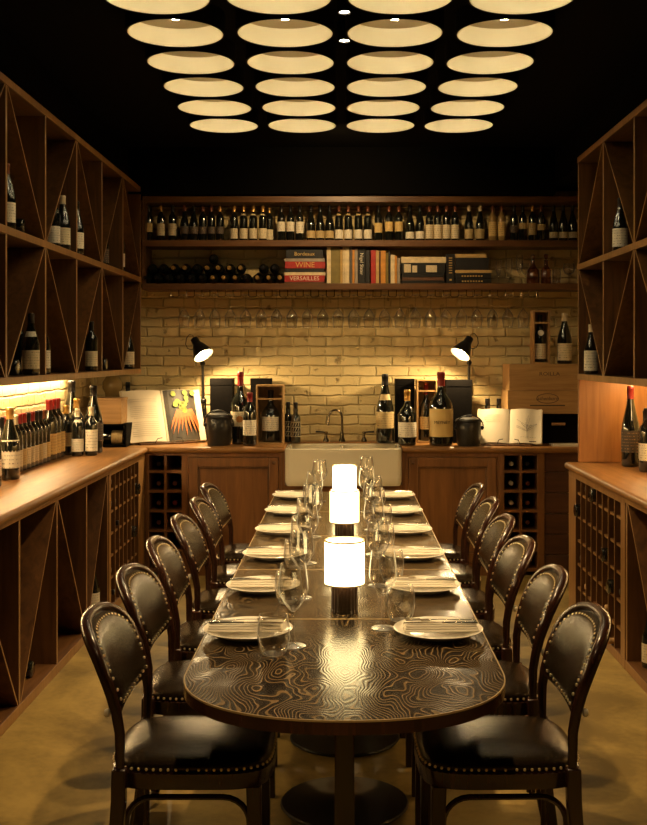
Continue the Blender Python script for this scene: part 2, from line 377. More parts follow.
# worktops (rounded nose), side then back
def nose_poly(xf, xb, z0, z1):
    s = 1 if xb > xf else -1; r = (z1-z0)/2
    return [(xb, z0), (xb, z1)] + [(xf+s*r-s*r*sin(pi*k/8), (z0+z1)/2+r*cos(pi*k/8)) for k in range(9)]
tag(MB().prism(nose_poly(-1.362, -XW, .858, .90), 'y', 2.6, 7.55).build('worktop', 'counter_y', origin=(-1.62, 5, .858)), 'long oak worktop along the left wall under the wall rack', 'worktop')
tag(MB().prism(nose_poly(1.352, XW, .84, .882), 'y', 2.6, 6.70).build('worktop', 'counter_y', origin=(1.62, 5, .84)), 'long oak worktop along the right wall under the wall rack', 'worktop')
YC = 7.575
bt = MB()
def nosey(x0, x1, y0, y1, z0, z1):
    r = (z1-z0)/2
    return [(y1, z0), (y1, z1)] + [(y0+r-r*sin(pi*k/8), (z0+z1)/2+r*cos(pi*k/8)) for k in range(9)]
SX0, SX1 = PX(284.7, 7.55), PX(402, 7.55)
bt.prism(nosey(0, 0, YC, YB-.002, .857, .90), 'x', -XW, SX0-.004); bt.prism(nosey(0, 0, YC, YB-.002, .857, .90), 'x', SX1+.004, XW); bt.box(SX0-.004, SX1+.004, 8.00, YB-.002, .857, .90)
tag(bt.build('worktop', 'counter_x', origin=(0, 7.9, .857)), 'oak worktop along the back brick wall with the sink set into it', 'worktop')

# side base racks
def base_zig(label, xf, xb, ups, ztop, first_top, sgn):
    r = thing('wine_rack', label, 'wine rack', ((xf+xb)/2, (ups[0]+ups[-1])/2, 0)); U = .024
    y0, y1 = ups[0]-U/2, ups[-1]+U/2
    MB().box(xf, xb, y0, y1, .0, .048).build('plinth', 'oak_y', r, bevel=.003)
    MB().box(xb-sgn*.012, xb, y0, y1, .048, ztop).build('back_panel', 'oak_z', r)
    MB().box(xf, xb, y0, y1, ztop, ztop+.022).build('top_board', 'oak_y', r)
    for y in ups: MB().box(xf+sgn*.004, xb-sgn*.012, y-U/2, y+U/2, .048, ztop).build('upright', 'oak_z', r, bevel=.002)
    for j, (ya, yb) in enumerate(zip(ups, ups[1:])):
        a, b = ya+U/2, yb-U/2; w = .014; lo, hi = .048, ztop
        poly = [(a, hi), (b-w, lo), (b, lo), (a+w, hi)] if (j % 2 == 0) == first_top else [(a, lo), (a+w, lo), (b, hi), (b-w, hi)]
        MB().prism(poly, 'x', xf+sgn*.005, xb-sgn*.012).build('diagonal_board', 'oak_z', r)
    return lit_fronts(r, sgn)
base_zig('low oak wine rack with zigzag dividers under the left worktop', -1.385, -1.85, [2.83, 3.44, 4.05, 4.66, 5.27, 5.875, 6.40], .836, True, -1)
base_zig('low oak wine rack with zigzag dividers under the right worktop', 1.372, 1.85, [2.85, 3.46, 4.07, 4.68, 5.32], .818, True, 1)
def grid_rack(label, xf, xb, ya, yb, cols, z0, rows, pitch, ztop, sgn, st0, st1):
    r = thing('bottle_rack', label, 'bottle rack', ((xf+xb)/2, (ya+yb)/2, 0))
    MB().box(xf, xb, ya-st0, yb+st1, 0, .048).build('plinth', 'oak_y', r, bevel=.003)
    MB().box(xf, xb, ya-st0, yb+st1, ztop-.012, ztop+.022).build('top_rail', 'oak_y', r)
    if st0: MB().box(xf, xb, ya-st0, ya, .048, ztop-.012).build('stile', 'oak_z', r, bevel=.003)
    if st1: MB().box(xf, xb, yb, yb+st1, .048, ztop-.012).build('stile', 'oak_z', r, bevel=.003)
    MB().box(xb-sgn*.012, xb, ya, yb, .048, ztop-.012).build('back_panel', 'slat_x', r)
    for k in range(1, rows):
        z = z0+pitch*k; MB().box(xf+sgn*.012, xb-sgn*.012, ya, yb, z-.007, z+.007).build('grid_shelf', 'oak_y', r)
    dv = (yb-ya)/cols
    for k in range(1, cols):
        y = ya+dv*k
        MB().box(xf+sgn*.002, xb-sgn*.013, y-.005, y+.005, .048, ztop-.012).build('divider', 'oak_z', r)
    lit_fronts(r, sgn)
    return lambda c, q: (ya+dv*(c+.5), z0+pitch*(rows-1-q)+.008)
cellL = grid_rack('oak pigeonhole bottle rack under the far end of the left worktop', -1.385, -1.85, 6.47, 7.33, 7, .072, 6, .132, .836, -1, .055, .22)
cellR = grid_rack('oak pigeonhole bottle rack under the far end of the right worktop', 1.372, 1.85, 5.42, 6.47, 8, .02, 6, .14, .818, 1, .085, .20)

# ------------------------------------------------------------------ back cabinets
YF2 = 7.605
def back_grid(label, xs, z0, name='bottle_rack', right_stile=.0, left_stile=.0):
    x0, x1 = xs
    r = thing(name, label, 'bottle rack', ((x0+x1)/2, 7.85, 0)); P = .1375
    MB().box(x0-left_stile, x0, YF2, 8.1, .0, .855).build('stile', 'cab_z', r, bevel=.003); MB().box(x1, x1+right_stile, YF2, 8.1, .0, .855).build('stile', 'cab_z', r, bevel=.003)
    MB().box(x0, x1, 8.085, 8.1, .0, .855).build('back_panel', 'slat_x', r)
    xm = (x0+x1)/2
    zt = .855
    MB().box(x0, x1, YF2+.003, 8.085, zt-.016, zt).build('top_rail', 'cab_x', r)
    for k in range(1, 7):
        z = zt+.008-P*k; MB().box(x0, x1, YF2+.003, 8.085, z-.009, z+.009).build('grid_shelf', 'cab_x', r)
    MB().box(xm-.009, xm+.009, YF2+.005, 8.085, .0, zt-.016).build('divider', 'cab_z', r)
    return lambda c, q: (x0+(x1-x0)*(.25+.5*c), zt+.008-P*(q+1)+.009)
gx0, gx1 = PX(149, YF2), PX(181.5, YF2)
cellBL = back_grid('dark oak bottle rack of square holes left of the left cupboard door', (gx0, gx1), 0, left_stile=.03, right_stile=.035)
hx0, hx1 = PX(504.4, YF2), PX(537.5, YF2)
cellBR = back_grid('dark oak bottle rack of square holes right of the right cupboard door', (hx0, hx1), 0, left_stile=.035, right_stile=.05)
def cupboard(label, x0, x1, dx0, dx1, knob_left):
    r = thing('cupboard', label, 'cupboard', ((x0+x1)/2, 7.85, 0))
    c = MB().box(x0, x1, YF2+.03, 8.1, .0, .855)
    c.box(x0, dx0, YF2, YF2+.03, 0, .855); c.box(dx1, x1, YF2, YF2+.03, 0, .855); c.box(dx0, dx1, YF2, YF2+.03, .83, .855); c.box(dx0, dx1, YF2, YF2+.03, 0, .09)
    c.build('carcass', 'cab_z', r)
    a, b, z0, z1, w = dx0+.004, dx1-.004, .095, .826, .065
    d = MB()
    d.box(a, a+w, YF2-.012, YF2+.028, z0, z1).box(b-w, b, YF2-.012, YF2+.028, z0, z1).box(a+w, b-w, YF2-.012, YF2+.028, z1-w, z1).box(a+w, b-w, YF2-.012, YF2+.028, z0, z0+w)
    dr = d.build('door', 'cab_z', r, bevel=.004)
    e = MB()
    for q in ((a+w, a+w+.012, z0+w, z1-w), (b-w-.012, b-w, z0+w, z1-w), (a+w, b-w, z1-w-.012, z1-w), (a+w, b-w, z0+w, z0+w+.012)): e.box(q[0], q[1], YF2-.006, YF2+.01, q[2], q[3])
    e.build('moulding', 'oak_z', dr, bevel=.003)
    MB().box(a+w, b-w, YF2+.006, YF2+.02, z0+w, z1-w).build('door_panel', 'cab_z', dr)
    kx = a+.03 if knob_left else b-.03
    k = MB().lathe([(0, 0), (.007, .0), (.006, .012), (.013, .02), (.013, .026), (.008, .031), (0, .032)], 14)
    k.xf(Matrix.Translation((kx, YF2-.012, z1-.035)) @ Matrix.Rotation(pi/2, 4, 'X')).build('knob', 'oak_x', dr)
cupboard('oak cupboard with one panelled door left of the white sink', gx1+.0355, SX0-.026, PX(188, YF2), PX(279, YF2), False)
cupboard('oak cupboard with one panelled door right of the white sink', SX1+.026, hx0-.0355, PX(408, YF2), PX(497, YF2), True)
r = thing('sink_cabinet', 'oak cabinet frame carrying the white sink', 'cabinet', ((SX0+SX1)/2, 7.8, 0))
MB().box(SX0-.025, SX0-.003, YF2, 8.1, 0, .855).build('side_panel', 'cab_z', r); MB().box(SX1+.003, SX1+.025, YF2, 8.1, 0, .855).build('side_panel', 'cab_z', r)
MB().box(SX0-.003, SX1+.003, YF2, 8.1, .58, .632).build('rail', 'cab_x', r); MB().box(SX0-.003, SX1+.003, YF2+.02, YF2+.04, 0, .58).build('front_panel', 'cab_x', r)
r = thing('board_panel', 'panel of dark horizontal boards beside the right worktop end', 'panel', (1.5, YF2, 0))
for k in range(6): MB().box(hx1+.052, 1.86, YF2+.012, YF2+.03, .145*k, .145*k+.141).build('board', 'slat_x', r, bevel=.003)
# sink
r = thing('sink', 'white ceramic double bowl farmhouse sink in the back worktop', 'sink', (0, 7.75, .632))
def rr(x0, x1, y0, y1, rad, k=5):
    out = []
    for cx, cy, a in ((x1-rad, y1-rad, 0), (x0+rad, y1-rad, pi/2), (x0+rad, y0+rad, pi), (x1-rad, y0+rad, 3*pi/2)):
        for i in range(k+1):
            t = a+pi/2*i/k; out.append((cx+rad*cos(t), cy+rad*sin(t)))
    return out
def loop3(poly, z): return [(x, y, z) for x, y in poly]
sx0, sx1, sy0, sy1 = SX0, SX1, 7.535, 7.995; xm = PX(341.5, 7.6)
m = MB()
m.loft([loop3(rr(sx0+.012, sx1-.012, sy0+.012, sy1-.006, .03), .632), loop3(rr(sx0, sx1, sy0, sy1, .04), .66), loop3(rr(sx0, sx1, sy0, sy1, .04), .69)])
m.loft([loop3(rr(sx0, sx1, sy0, sy1, .04), .69), loop3(rr(sx0, sx1, sy0, sy1, .04), .885), loop3(rr(sx0+.006, sx1-.006, sy0+.006, sy1-.006, .035), .892), loop3(rr(sx0+.02, sx1-.02, sy0+.02, sy1-.02, .025), .892), loop3(rr(sx0+.026, sx1-.026, sy0+.026, sy1-.026, .02), .885), loop3(rr(sx0+.026, sx1-.026, sy0+.026, sy1-.026, .02), .69)], False, True)
m.build('basin', 'porcelain', r)
MB().box(xm-.012, xm+.012, sy0+.027, sy1-.027, .691, .884).build('bowl_divider', 'porcelain', r, bevel=.006)
MB().lathe([(0, .691), (.03, .691), (.03, .695), (0, .696)], 14, (-.2, 7.77, 0)).build('drain', 'chrome', r)
# tap with gooseneck and two valves
def v3(px, py, d): return (PX(px, d), d, PZ(py, d))
r = thing('tap', 'bronze gooseneck tap standing behind the sink', 'tap', (PX(342, 8.06), 8.06, .9))
bx = PX(342, 8.06)
pts = [(bx, 8.06, .90), (bx, 8.06, .99), (bx+.001, 8.06, 1.06)] + [(bx-.048+.048*cos(t), 8.06-.03*(1-cos(t)), 1.085+.05*sin(t)) for t in [pi*k/10 for k in range(0, 11)]] + [(bx-.1, 7.998, 1.05), (bx-.102, 7.995, 1.025)]
MB().tube(pts, .0085, 10, (0, 1, 0)).build('spout', 'bronze', r)
MB().lathe([(0, 0), (.026, 0), (.024, .012), (.016, .03), (.014, .06), (.010, .075), (0, .076)], 16, (bx, 8.06, .9)).build('collar', 'bronze', r)
for s, px in ((-1, 326), (1, 364)):
    x = PX(px, 8.06)
    r = thing('tap_valve', 'bronze lever tap valve standing %s of the gooseneck' % ('left' if s < 0 else 'right'), 'tap valve', (x, 8.06, .9))
    MB().lathe([(0, 0), (.024, 0), (.022, .012), (.012, .03), (.010, .055), (.013, .06), (.013, .072), (0, .076)], 16, (x, 8.06, .9)).build('valve_body', 'bronze', r)
    MB().tube([(x, 8.06, .968), (x+s*.03, 8.05, .972), (x+s*.075, 8.04, .975)], .006, 8, (0, 0, 1), scales=[.8, 1, 1.3]).build('lever', 'black_metal', r)

# wall shelf unit
WY0 = 7.90
r = thing('wall_shelf', 'long dark oak wall shelf of three boards above the brick wall', 'shelf', (0, 8.03, 2.015))
zs = [(2.013, 2.06), (2.327, 2.374), (2.648, 2.693)]
for (a, b), nm in zip(zs, ('bottom_board', 'shelf_board', 'top_board')):
    MB().box(-1.468, 1.86, WY0, YB-.001, a, b).build(nm, 'oak_x', r, bevel=.004)
for z0, z1 in ((2.06, 2.327), (2.374, 2.648)):
    MB().box(-1.468, -1.444, WY0+.003, YB-.001, z0, z1).build('side_panel', 'oak_z', r); MB().box(1.836, 1.86, WY0+.003, YB-.001, z0, z1).build('side_panel', 'oak_z', r)

# ------------------------------------------------------------------ bottles
PROF = {
 'bordeaux': [(0, .004), (.030, .001), (.036, .004), (.0375, .012), (.0375, .188), (.0355, .202), (.028, .216), (.019, .227), (.0155, .238), (.0145, .252), (.0142, .282), (.0158, .283), (.0158, .293), (.0142, .296), (0, .297)],
 'burgundy': [(0, .004), (.033, .001), (.040, .004), (.0415, .014), (.0415, .135), (.039, .155), (.033, .178), (.025, .205), (.0185, .230), (.0155, .250), (.0145, .268), (.0142, .282), (.0158, .283), (.0158, .293), (.0142, .296), (0, .297)],
 'port': [(0, .004), (.030, .001), (.036, .004), (.0375, .012), (.0375, .178), (.035, .194), (.026, .205), (.018, .212), (.017, .225), (.019, .24), (.0165, .258), (.0145, .27), (.0158, .283), (.0158, .293), (.0142, .296), (0, .297)],
 'flat': [(0, .004), (.040, .001), (.046, .004), (.0475, .012), (.0475, .155), (.045, .172), (.036, .190), (.024, .205), (.0165, .218), (.0145, .235), (.0142, .282), (.0158, .283), (.0158, .293), (.0142, .296), (0, .297)],
}
CACHE = {}
def cached(key, fn):
    if key not in CACHE: CACHE[key] = fn()
    return CACHE[key]
def rad_at(prof, z):
    for (r0, z0), (r1, z1) in zip(prof[1:], prof[2:]):
        if z0 <= z <= z1: return r0+(r1-r0)*(z-z0)/max(1e-6, z1-z0)
    return prof[-2][0]
def band(prof, z0, z1, arc, off=.0007, segs=14, n=2):
    zz = [z0+(z1-z0)*k/n for k in range(n+1)]
    a0, a1 = -pi/2-arc/2, -pi/2+arc/2
    m = MB(); outer = [(rad_at(prof, z)+off, z) for z in zz]; inner = [(rad_at(prof, z)+off*.2, z) for z in zz]
    m.lathe(outer+inner[::-1]+[outer[0]], segs, a0=a0, a1=a1)
    return m
def bottle(loc, label, kind='bordeaux', glass='bottle_glass', cap='cap_black', lab=None, zone=(.055, .135), arc=150, h=.297, rot=0, lie=None, group=None, extra=None, neck=None, wide=1.0, segs=18):
    pr = PROF[kind]; s = h/.297
    t = thing('wine_bottle', label, 'bottle', loc, (0, 0, rot) if lie is None else lie, group)
    sc = (s*wide, s*wide, s)
    body = cached(('b', kind, glass, segs), lambda: MB().lathe(pr, segs).mesh('bottle_body', glass, 60))
    b = put('body', body, t, scale=sc)
    if cap:
        zc0 = {'bordeaux': .245, 'burgundy': .25, 'port': .262, 'flat': .24}[kind]
        cm = cached(('c', kind, cap, segs), lambda: MB().lathe([(rad_at(pr, z)+.0008, z) for z in (zc0, .262 if zc0 < .262 else .265, .2825, .2832, .293)]+[(.0142, .2972), (0, .298)], segs).mesh('capsule', cap, 50))
        put('capsule', cm, t, scale=sc)
    if lab:
        lm = cached(('l', kind, lab, zone, arc), lambda: band(pr, zone[0], zone[1], radians(arc)).mesh('label', lab, 50))
        put('paper_label', lm, t, scale=sc)
    if neck:
        nm = cached(('n', kind, neck), lambda: band(pr, *( (.214, .228) if kind == 'bordeaux' else (.185, .21)), radians(120)).mesh('neck_label', neck, 50))
        put('neck_label', nm, t, scale=sc)
    return t
# ---- top wall shelf
TS = []
def T(px, kind='bordeaux', glass='bottle_glass', cap='cap_black', lab=None, zone=(.055, .135), neck=None, desc='', dy=0): TS.append((px, kind, glass, cap, lab, zone, neck, desc, dy))
T(148.7, lab='label_yellow', zone=(.075, .15), desc='yellow label')
T(161, lab='label_cream', zone=(.045, .145), cap='cap_gold', desc='tall cream label'); T(172.5, lab='label_cream', zone=(.045, .145), desc='tall cream label')
for p, c, d in ((184.5, 'cap_brown', 'brown capsule'), (193.7, 'cap_black', 'plain black capsule'), (202.8, 'cap_brown', 'brown capsule'), (211.3, 'cap_brown', 'brown capsule'), (220, 'cap_gold', 'gold capsule')):
    T(p, 'burgundy' if p < 200 else 'bordeaux', cap=c, lab='label_dark', zone=(.06, .12), desc='dark label and '+d)
for i, p in enumerate((234, 243.6, 253.2, 262.8)): T(p, cap='cap_gold', lab='label_cream', zone=(.02, .105), neck='label_cream' if i else None, desc='cream label'+(' and neck label' if i else ''))
T(268.6, cap='cap_gold', lab='label_cream', zone=(.02, .105), desc='half hidden cream label', dy=.075)
T(281.3, lab='label_white', zone=(.08, .16), desc='white label'); T(290.5, lab='label_white', zone=(.08, .16), desc='white label'); T(299.8, lab='label_white', zone=(.065, .16), desc='tall white label')
for p in (311, 320.2, 329.6): T(p, 'burgundy', lab='label_tan', zone=(.025, .085), desc='low tan label')
for p in (339, 348.3, 358.4, 367.8): T(p, 'bordeaux', lab='label_white', zone=(.02, .095), cap='cap_brown', neck='label_tan', desc='low white label')
T(378.4, lab='label_yellow', zone=(.07, .15), desc='yellow label'); T(389, lab='label_yellow', zone=(.08, .16), cap='cap_brown', desc='yellow label'); T(398.9, lab='label_yellow', zone=(.08, .16), cap='cap_brown', desc='yellow label')
T(410, 'burgundy', lab='label_white', zone=(.02, .075), desc='low white label'); T(420, 'burgundy', lab='label_white', zone=(.02, .08), desc='low white label')
for p in (429.5, 437.9, 446.6, 455.2): T(p, cap='cap_brown', lab='label_cream', zone=(.02, .135), desc='large cream label')
for p in (469, 480.2): T(p, 'burgundy', cap='cap_cream', lab='label_tan', zone=(.02, .10), desc='ornate tan label')
for p in (492.6, 501.8): T(p, 'bordeaux', 'bottle_pale', cap='cap_brown', lab='label_yellow', zone=(.04, .16), desc='pale glass and yellow label')
T(514, lab='label_dark', zone=(.07, .13), desc='dark label'); T(522.8, lab='label_tan', zone=(.10, .15), desc='small tan label'); T(532.4, cap='cap_gold', lab='label_tan', zone=(.05, .15), desc='dark tan label'); T(541.2, cap='cap_brown', lab='label_tan', zone=(.09, .14), desc='small tan label')
for p in (553.6, 563.3, 572.6): T(p, 'burgundy', lab='label_cream', zone=(.025, .075), desc='low cream label')
for i, (p, k, g, c, lab, z, n, d, dy) in enumerate(TS):
    bottle((PX(p, 8.0), 8.0+dy, 2.374), f'{nth(i)} bottle from the left on the top wall shelf, {d}', k, g, c, lab, z, h=.262, wide=.91, neck=n, segs=14, group='bottles on the top wall shelf')
# ---- lying bottles on the second wall shelf
RB = .0400; x0 = PX(146.5, 7.95)+.0
row0 = [x0+.0812*k for k in range(13)]
caps = ['cap_black','cap_black','cap_black','cap_black','cap_black','cap_black','cap_gold','cap_gold','cap_gold','cap_black','cap_gold','cap_gold','cap_gold']
n = 0
for k, x in enumerate(row0):
    bottle((x, 8.15, 2.06+RB+.001), f'{nth(k)} bottle from the left in the bottom layer of lying bottles', cap=caps[k], h=.27, wide=1.06, lie=(pi/2, 0, 0), segs=14, group='lying bottles on the second wall shelf')
up = {0:'cap_black',1:'cap_black',2:'cap_gold',3:'cap_gold',4:'cap_black',5:'cap_gold',6:'cap_gold',7:'cap_gold',8:'cap_gold',10:'cap_black',11:'cap_black'}
for j, (k, c) in enumerate(up.items()):
    bottle((row0[k]+.0406, 8.15, 2.06+RB+.0715), f'{nth(j)} bottle from the left in the upper layer of lying bottles', cap=c, h=.27, wide=1.06, lie=(pi/2, 0, 0), segs=14, group='lying bottles on the second wall shelf')
bottle((row0[6]+.0, 8.15, 2.06+RB+.142), 'single bottle lying on top of the pile on the second wall shelf', cap='cap_black', h=.27, wide=1.06, lie=(pi/2, 0, 0), segs=14, group='lying bottles on the second wall shelf')

# ---- bottles in left wall rack
zU, zLo = 2.103, 1.443
LR = [(4.90, -1.52, zU, 'burgundy', 'label_white', 'leftmost bottle standing in the upper tier of the left wall rack', -.0), (5.80, -1.55, zU, 'bordeaux', 'label_white', 'white labelled bottle, front of the trio in the left wall rack', 0),
      (5.88, -1.52, zU, 'burgundy', 'label_cream', 'cream labelled broad bottle amid the trio in the left wall rack', 0), (5.95, -1.62, zU, 'bordeaux', 'label_yellow', 'yellow labelled bottle, rear of the trio in the left wall rack', 0),
      (6.10, -1.50, zU, 'burgundy', 'label_white', 'white labelled bottle just past the trio in the left wall rack', 0), (7.03, -1.56, zU, 'burgundy', 'label_dark', 'dark labelled bottle in the upper tier of the left wall rack', 0),
      (7.36, -1.52, zU, 'bordeaux', 'label_white', 'white labelled bottle at the far end, upper tier of left wall rack', 0),
      (5.25, -1.51, zLo, 'burgundy', 'label_cream', 'cream labelled bottle with neck band, lower tier of left wall rack', 1), (5.33, -1.60, zLo, 'bordeaux', None, 'unlabelled bottle half behind a cream labelled one, left wall rack', 0),
      (5.48, -1.52, zLo, 'burgundy', 'label_white', 'small white labelled bottle, lower tier of left wall rack', 0),
      (6.50, -1.51, zLo, 'bordeaux', 'label_cream', 'tall cream labelled bottle alone in the left wall rack, lower tier', 0), (6.74, -1.55, zLo, 'bordeaux', 'label_tan', 'tan labelled bottle, lower tier of left wall rack', 0),
      (7.72, -1.53, zLo, 'burgundy', 'label_cream', 'last bottle at the far end, lower tier of left wall rack', 0)]
for d, x, z, k, lb, t, nk in LR: bottle((x, d, z), t, k, cap=random.choice(['cap_black', 'cap_black', 'cap_brown', 'cap_cream']), lab=lb, rot=.25, neck='label_white' if nk else None, zone=(.03, .12), group='bottles in the left wall rack')
bottle((-1.82, 5.17, zU+.042), 'bottle lying with its base outward, upper tier of left wall rack', 'bordeaux', cap='cap_black', lie=(0, pi/2, 0), lab=None, group='bottles in the left wall rack') if False else None
def lie_out(x, y, z, label, side, group, base_out=False, cap='cap_black', lab=None, kind='bordeaux', h=.297):
    """a bottle lying along x with its neck (or base) towards the room"""
    s = 1 if side == 'L' else -1          # towards the room = +x on the left
    d = s if not base_out else -s
    xx = x if not base_out else x
    return bottle((xx, y, z), label, kind, cap=cap, lab=lab, lie=(0, d*pi/2, 0), group=group, h=h)
lie_out(-1.50, 5.11, zU+.040, 'bottle lying base outward beside the leftmost bottle, left wall rack', 'L', 'bottles in the left wall rack', True)
lie_out(-1.49, 6.84, zLo+.040, 'bottle lying base outward in the lower tier of left wall rack', 'L', 'bottles in the left wall rack', True)
lie_out(-1.50, 5.02, zLo+.040, 'bottle lying base outward beside the neck banded one, left wall rack', 'L', 'bottles in the left wall rack', True)
# ---- bottles in right wall rack
zU2, zL2 = 2.096, 1.426
bottle((1.50, 5.93, zU2), 'white labelled bottle, upper tier of the right wall rack', 'burgundy', lab='label_white', rot=-.3, zone=(.03, .13), group='bottles in the right wall rack')
bottle((1.58, 5.77, zU2), 'yellow labelled bottle, upper tier of the right wall rack', 'bordeaux', lab='label_yellow', rot=-.3, zone=(.05, .11), group='bottles in the right wall rack')
lie_out(1.48, 6.20, zU2+.04, 'bottle lying base outward, upper tier of the right wall rack', 'R', 'bottles in the right wall rack', True)
bottle((1.475, 6.52, zL2), 'spotted label bottle with cream capsule, lower tier of right wall rack', 'burgundy', cap='cap_cream', lab='label_white', rot=-.3, zone=(.02, .14), group='bottles in the right wall rack')
bottle((1.62, 6.54, zL2), 'plain dark bottle beside the spotted one, right wall rack', 'bordeaux', rot=-.3, group='bottles in the right wall rack')
bottle((1.50, 5.48, zL2), 'bottle at the photo edge, lower tier of right wall rack', 'burgundy', lab='label_cream', cap='cap_cream', rot=-.3, group='bottles in the right wall rack')

# ---- bottles along the left counter
LC = []
zc = .90
def C(x, y, label, **k): bottle((x, y, zc), label, rot=k.pop('rot', .55), group='bottles along the left worktop', **k)
C(-1.70, 5.28, 'nearest bottle on the left worktop, at the photo edge', kind='bordeaux', lab='label_white', cap='cap_black')
C(-1.79, 5.42, 'bottle second along the left worktop, black capsule', kind='bordeaux', lab='label_cream', cap='cap_black')
C(-1.72, 5.60, 'tall gold capped magnum with white label on the left worktop', kind='burgundy', lab='label_white', cap='cap_gold', h=.37, zone=(.05, .165))
seq = [('cap_black', 'label_cream'), ('cap_red', 'label_tan'), ('cap_black', 'label_cream'), ('cap_cream', 'label_cream'), ('cap_red', 'label_tan'), ('cap_red', 'label_cream'), ('cap_black', 'label_cream'), ('cap_red', 'label_cream'), ('cap_black', 'label_tan'), ('cap_black', 'label_cream'), ('cap_brown', 'label_yellow')]
for i, (c, l) in enumerate(seq):
    cn = {'cap_black': 'black', 'cap_red': 'red', 'cap_cream': 'cream', 'cap_brown': 'brown'}[c]
    C(-1.80, 5.715+.0805*i, f'{nth(i)} bottle past the gold capped magnum along the left worktop, {cn} capsule', kind='bordeaux', lab=l, cap=c, h=.315, zone=(.03, .115))
for i, c in enumerate(('red', 'red', 'red')):
    C(-1.80+.0*i, 6.64+.097*i, f'{nth(i)} of three tall red capped magnums on the left worktop', kind='bordeaux', lab='label_yellow', cap='cap_red', h=.37, zone=(.03, .13))
C(-1.69, 6.90, 'white topped bottle at the end of the left worktop row', kind='bordeaux', lab='label_white', cap='cap_cream', zone=(.03, .11), rot=.3, h=.30, neck='label_white')
C(-1.61, 6.93, 'tall label bottle, rightmost of the left worktop row', kind='bordeaux', lab='label_white', cap='cap_cream', zone=(.03, .16), rot=.4, h=.31)
C(-1.78, 6.97, 'gold necked bottle in the group at the left row end', kind='bordeaux', lab='label_tan', cap='cap_gold', h=.32)
C(-1.79, 7.15, 'tallest dark double magnum at the back of the left row', kind='burgundy', cap='cap_black', lab='label_dark', h=.47)
C(-1.64, 7.12, 'dark tall magnum behind the rightmost bottle of the left row', kind='burgundy', cap='cap_black', lab='label_dark', h=.44)
C(-1.73, 7.04, 'amber topped bottle between the two dark tall magnums', kind='bordeaux', cap='cap_gold', lab='label_tan', h=.36)
# corner: lying magnum crate, box, decanter
r = thing('bottle_crate', 'black open crate holding one lying magnum in the left corner', 'crate', (-1.64, 7.68, .90))
MB().box(-1.76, -1.515, 7.57, 7.80, .90, .912).build('base_board', 'black_card', r); MB().box(-1.76, -1.515, 7.57, 7.80, 1.048, 1.06).build('top_board', 'black_card', r)
MB().box(-1.527, -1.515, 7.57, 7.80, .912, 1.048).build('side_board', 'black_card', r); MB().box(-1.76, -1.527, 7.788, 7.80, .912, 1.048).build('back_board', 'black_card', r)
bottle((-1.53, 7.66, .912+.0505), 'magnum lying on its side inside the black corner crate', 'bordeaux', lab='label_tan', zone=(.02, .09), arc=200, h=.33, wide=1.18, lie=(pi/2*0, -pi/2, 0), cap='cap_black')
r = thing('wooden_box', 'small pale wooden box on the black crate in the left corner', 'box', (-1.64, 7.67, 1.06))
MB().box(-1.735, -1.55, 7.57, 7.78, 1.0605, 1.225).build('box_body', 'pine_x', r, bevel=.003); MB().box(-1.74, -1.545, 7.565, 7.785, 1.2255, 1.241).build('lid', 'pine_x', r, bevel=.003)
r = thing('decanter', 'round glass decanter behind the pale wooden box', 'decanter', (-1.70, 7.99, .9))
MB().lathe([(0, .002), (.05, 0), (.055, .01), (.055, .36), (.075, .40), (.075, .44), (.05, .48), (.02, .51), (.018, .56), (.024, .565), (0, .566)], 20, (-1.70, 7.99, .9)).build('decanter_body', 'bottle_pale', r)
MB().ball((-1.70, 7.99, 1.485), .02, 12, 8).build('stopper', 'cork', r)
bottle((-1.60, 8.05, .9), 'dark slim bottle with black cap behind the open cookbook', 'bordeaux', h=.44, wide=.75, cap='cap_black')

# ---- grid bottles
for i, (c, q, bo, dx) in enumerate([(6, 1, True, .022), (5, 3, True, .022), (0, 0, False, 0), (0, 1, False, 0), (1, 1, False, 0), (1, 2, False, .02), (2, 3, False, 0), (0, 4, False, 0), (0, 5, False, .02), (5, 0, False, 0), (4, 1, False, 0), (3, 2, False, 0)]):
    y, z = cellL(c, q)
    xx = (-1.385+dx) if bo else (-1.385+dx-.297-.012)
    lie_out(xx, y, z+.039, 'bottle lying %s in column %s row %s of the left pigeonhole rack' % ('base outward' if bo else 'neck outward', ORD[c], ORD[q]), 'L', 'bottles in the left pigeonhole rack', bo)
for i, (c, q, bo, dx, cap) in enumerate([(3, 0, True, .022, 'cap_black'), (0, 1, True, .022, 'cap_black'), (1, 0, False, 0, 'cap_black'), (0, 3, False, 0, 'cap_black'), (4, 2, False, 0, 'cap_black'), (5, 2, True, .02, 'cap_black'), (1, 4, False, 0, 'cork'), (6, 3, True, .02, 'cap_black'), (5, 4, False, .01, 'cork'), (6, 5, False, .03, 'cork'), (7, 3, False, .0, 'cap_black')]):
    y, z = cellR(7-c, q)
    xx = (1.372-dx) if bo else (1.372-dx+.297+.012)
    lie_out(xx, y, z+.039, 'bottle lying %s in column %s row %s of the right pigeonhole rack' % ('base outward' if bo else 'neck outward', ORD[c], ORD[q]), 'R', 'bottles in the right pigeonhole rack', bo, cap)
